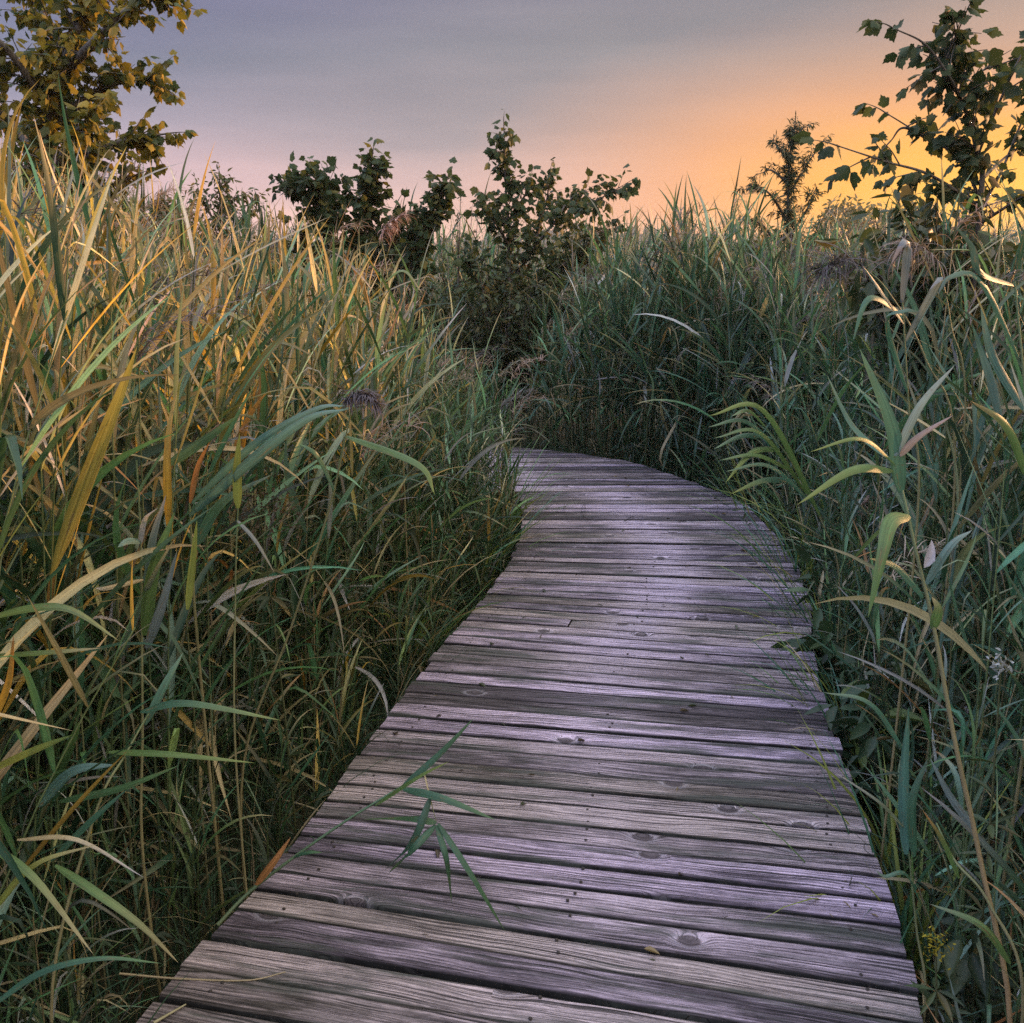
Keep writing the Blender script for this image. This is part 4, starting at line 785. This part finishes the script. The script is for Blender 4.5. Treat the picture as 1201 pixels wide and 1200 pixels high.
# ------------------------------------------------------------------ sky and sun
AZ, EL = R(58), R(11)                                    # sun to the right of the view, low
GA, GE = R(24.5), R(2.6)                                # middle of the glow
w = bpy.data.worlds.new('World'); sc.world = w; w.use_nodes = True; nt = w.node_tree; nt.nodes.clear(); lk = nt.links
tc = N(nt, 'ShaderNodeTexCoord'); sx = N(nt, 'ShaderNodeSeparateXYZ'); lk.new(tc.outputs['Generated'], sx.inputs[0])
el = math_(nt, 'MULTIPLY', math_(nt, 'ARCSINE', sx.outputs[2]), 180 / math.pi)
az = math_(nt, 'MULTIPLY', math_(nt, 'ARCTAN2', sx.outputs[0], sx.outputs[1]), 180 / math.pi)
cl = N(nt, 'ShaderNodeMapping'); cl.inputs['Scale'].default_value = (2.2, 2.2, 9); cl.inputs['Rotation'].default_value = (0, R(14), 0); lk.new(tc.outputs['Generated'], cl.inputs[0])
cn = N(nt, 'ShaderNodeTexNoise', in_Scale=1.6, in_Detail=3.0, in_Roughness=.45); lk.new(cl.outputs[0], cn.inputs['Vector'])
wob = math_(nt, 'MULTIPLY_ADD', cn.outputs[0], 5.0, -2.5)
el2 = math_(nt, 'ADD', el, wob)
e1 = math_(nt, 'DIVIDE', math_(nt, 'ADD', el2, 2.0), 40.0, clamp=True)
base_ = ramp(nt, e1, [(.0, (.57, .33, .265)), (.06, (.56, .35, .285)), (.13, (.43, .30, .29)), (.21, (.265, .225, .245)), (.29, (.165, .162, .195)), (.38, (.122, .12, .18)), (.62, (.60, .62, .76)), (1.0, (1.22, 1.34, 1.52))])
lf = ramp(nt, math_(nt, 'DIVIDE', math_(nt, 'ADD', az, 30.0), 60.0, clamp=True), [(0, (.92, .98, 1.22)), (.35, (1, 1, 1.02)), (.75, (1.08, 1.02, .84)), (1, (1.18, 1.0, .72))])
base_ = mix(nt, 1.0, base_, lf, 'MULTIPLY')
st = N(nt, 'ShaderNodeMapping'); st.inputs['Scale'].default_value = (1.6, 1.6, 13); st.inputs['Rotation'].default_value = (0, R(16), R(8)); lk.new(tc.outputs['Generated'], st.inputs[0])
sn = N(nt, 'ShaderNodeTexNoise', in_Scale=1.7, in_Detail=4.0, in_Roughness=.5); lk.new(st.outputs[0], sn.inputs['Vector'])
base_ = mix(nt, 1.0, base_, ramp(nt, sn.outputs[0], [(.33, (.86, .88, .90)), (.66, (1.10, 1.07, 1.06))]), 'MULTIPLY')
da = math_(nt, 'DIVIDE', math_(nt, 'SUBTRACT', az, math.degrees(GA)), 29.0); de = math_(nt, 'DIVIDE', math_(nt, 'SUBTRACT', math_(nt, 'MULTIPLY_ADD', wob, .4, el), math.degrees(GE)), 9.6)
gd = math_(nt, 'SQRT', math_(nt, 'ADD', math_(nt, 'MULTIPLY', da, da), math_(nt, 'MULTIPLY', de, de)))
gf = ramp(nt, gd, [(0, (1, 1, 1)), (.3, (.93, .93, .93)), (.55, (.66, .66, .66)), (.8, (.27, .27, .27)), (1.0, (0, 0, 0))], 'LINEAR')
gc = ramp(nt, gd, [(0, (.68, .36, .03)), (.3, (.66, .29, .04)), (.55, (.60, .25, .085)), (1, (.47, .25, .18))])
skyc = mix(nt, gf, base_, gc)
ns = N(nt, 'ShaderNodeTexSky', sky_type='NISHITA', sun_disc=False, sun_elevation=EL, sun_rotation=AZ, air_density=1.0, dust_density=3.0)
b1 = N(nt, 'ShaderNodeBackground', in_Strength=1.0); lk.new(skyc, b1.inputs[0])
b2 = N(nt, 'ShaderNodeBackground', in_Strength=.006); lk.new(ns.outputs[0], b2.inputs[0])
ad = N(nt, 'ShaderNodeAddShader'); lk.new(b1.outputs[0], ad.inputs[0]); lk.new(b2.outputs[0], ad.inputs[1])
o = N(nt, 'ShaderNodeOutputWorld'); lk.new(ad.outputs[0], o.inputs[0])
sl = bpy.data.lights.new('sun', 'SUN'); sl.energy = 5.0; sl.angle = R(3); sl.color = (1.0, .51, .23)
so = bpy.data.objects.new('sun', sl); COL.objects.link(so)
sd = Vector((math.sin(AZ) * math.cos(EL), math.cos(AZ) * math.cos(EL), math.sin(EL)))
so.rotation_euler = (-sd).to_track_quat('-Z', 'Y').to_euler()
so.location = (5, 8, 6)

cam = bpy.data.cameras.new('camera'); cam.sensor_width = 36; cam.lens = 36; cam.clip_start = .05; cam.clip_end = 3000
co = bpy.data.objects.new('camera', cam); COL.objects.link(co); co.location = (0, 0, CAMZ); co.rotation_euler = (R(90) - PITCH, 0, 0)
sc.camera = co
sc.view_settings.view_transform = 'Standard'; sc.view_settings.look = 'None'; sc.view_settings.gamma = 1.0; sc.view_settings.exposure = .72
sc.render.engine = 'CYCLES'
sc.cycles.sample_clamp_indirect = 2.0; sc.cycles.max_bounces = 8; sc.cycles.transmission_bounces = 6; sc.cycles.volume_bounces = 0
sc.cycles.use_denoising = False
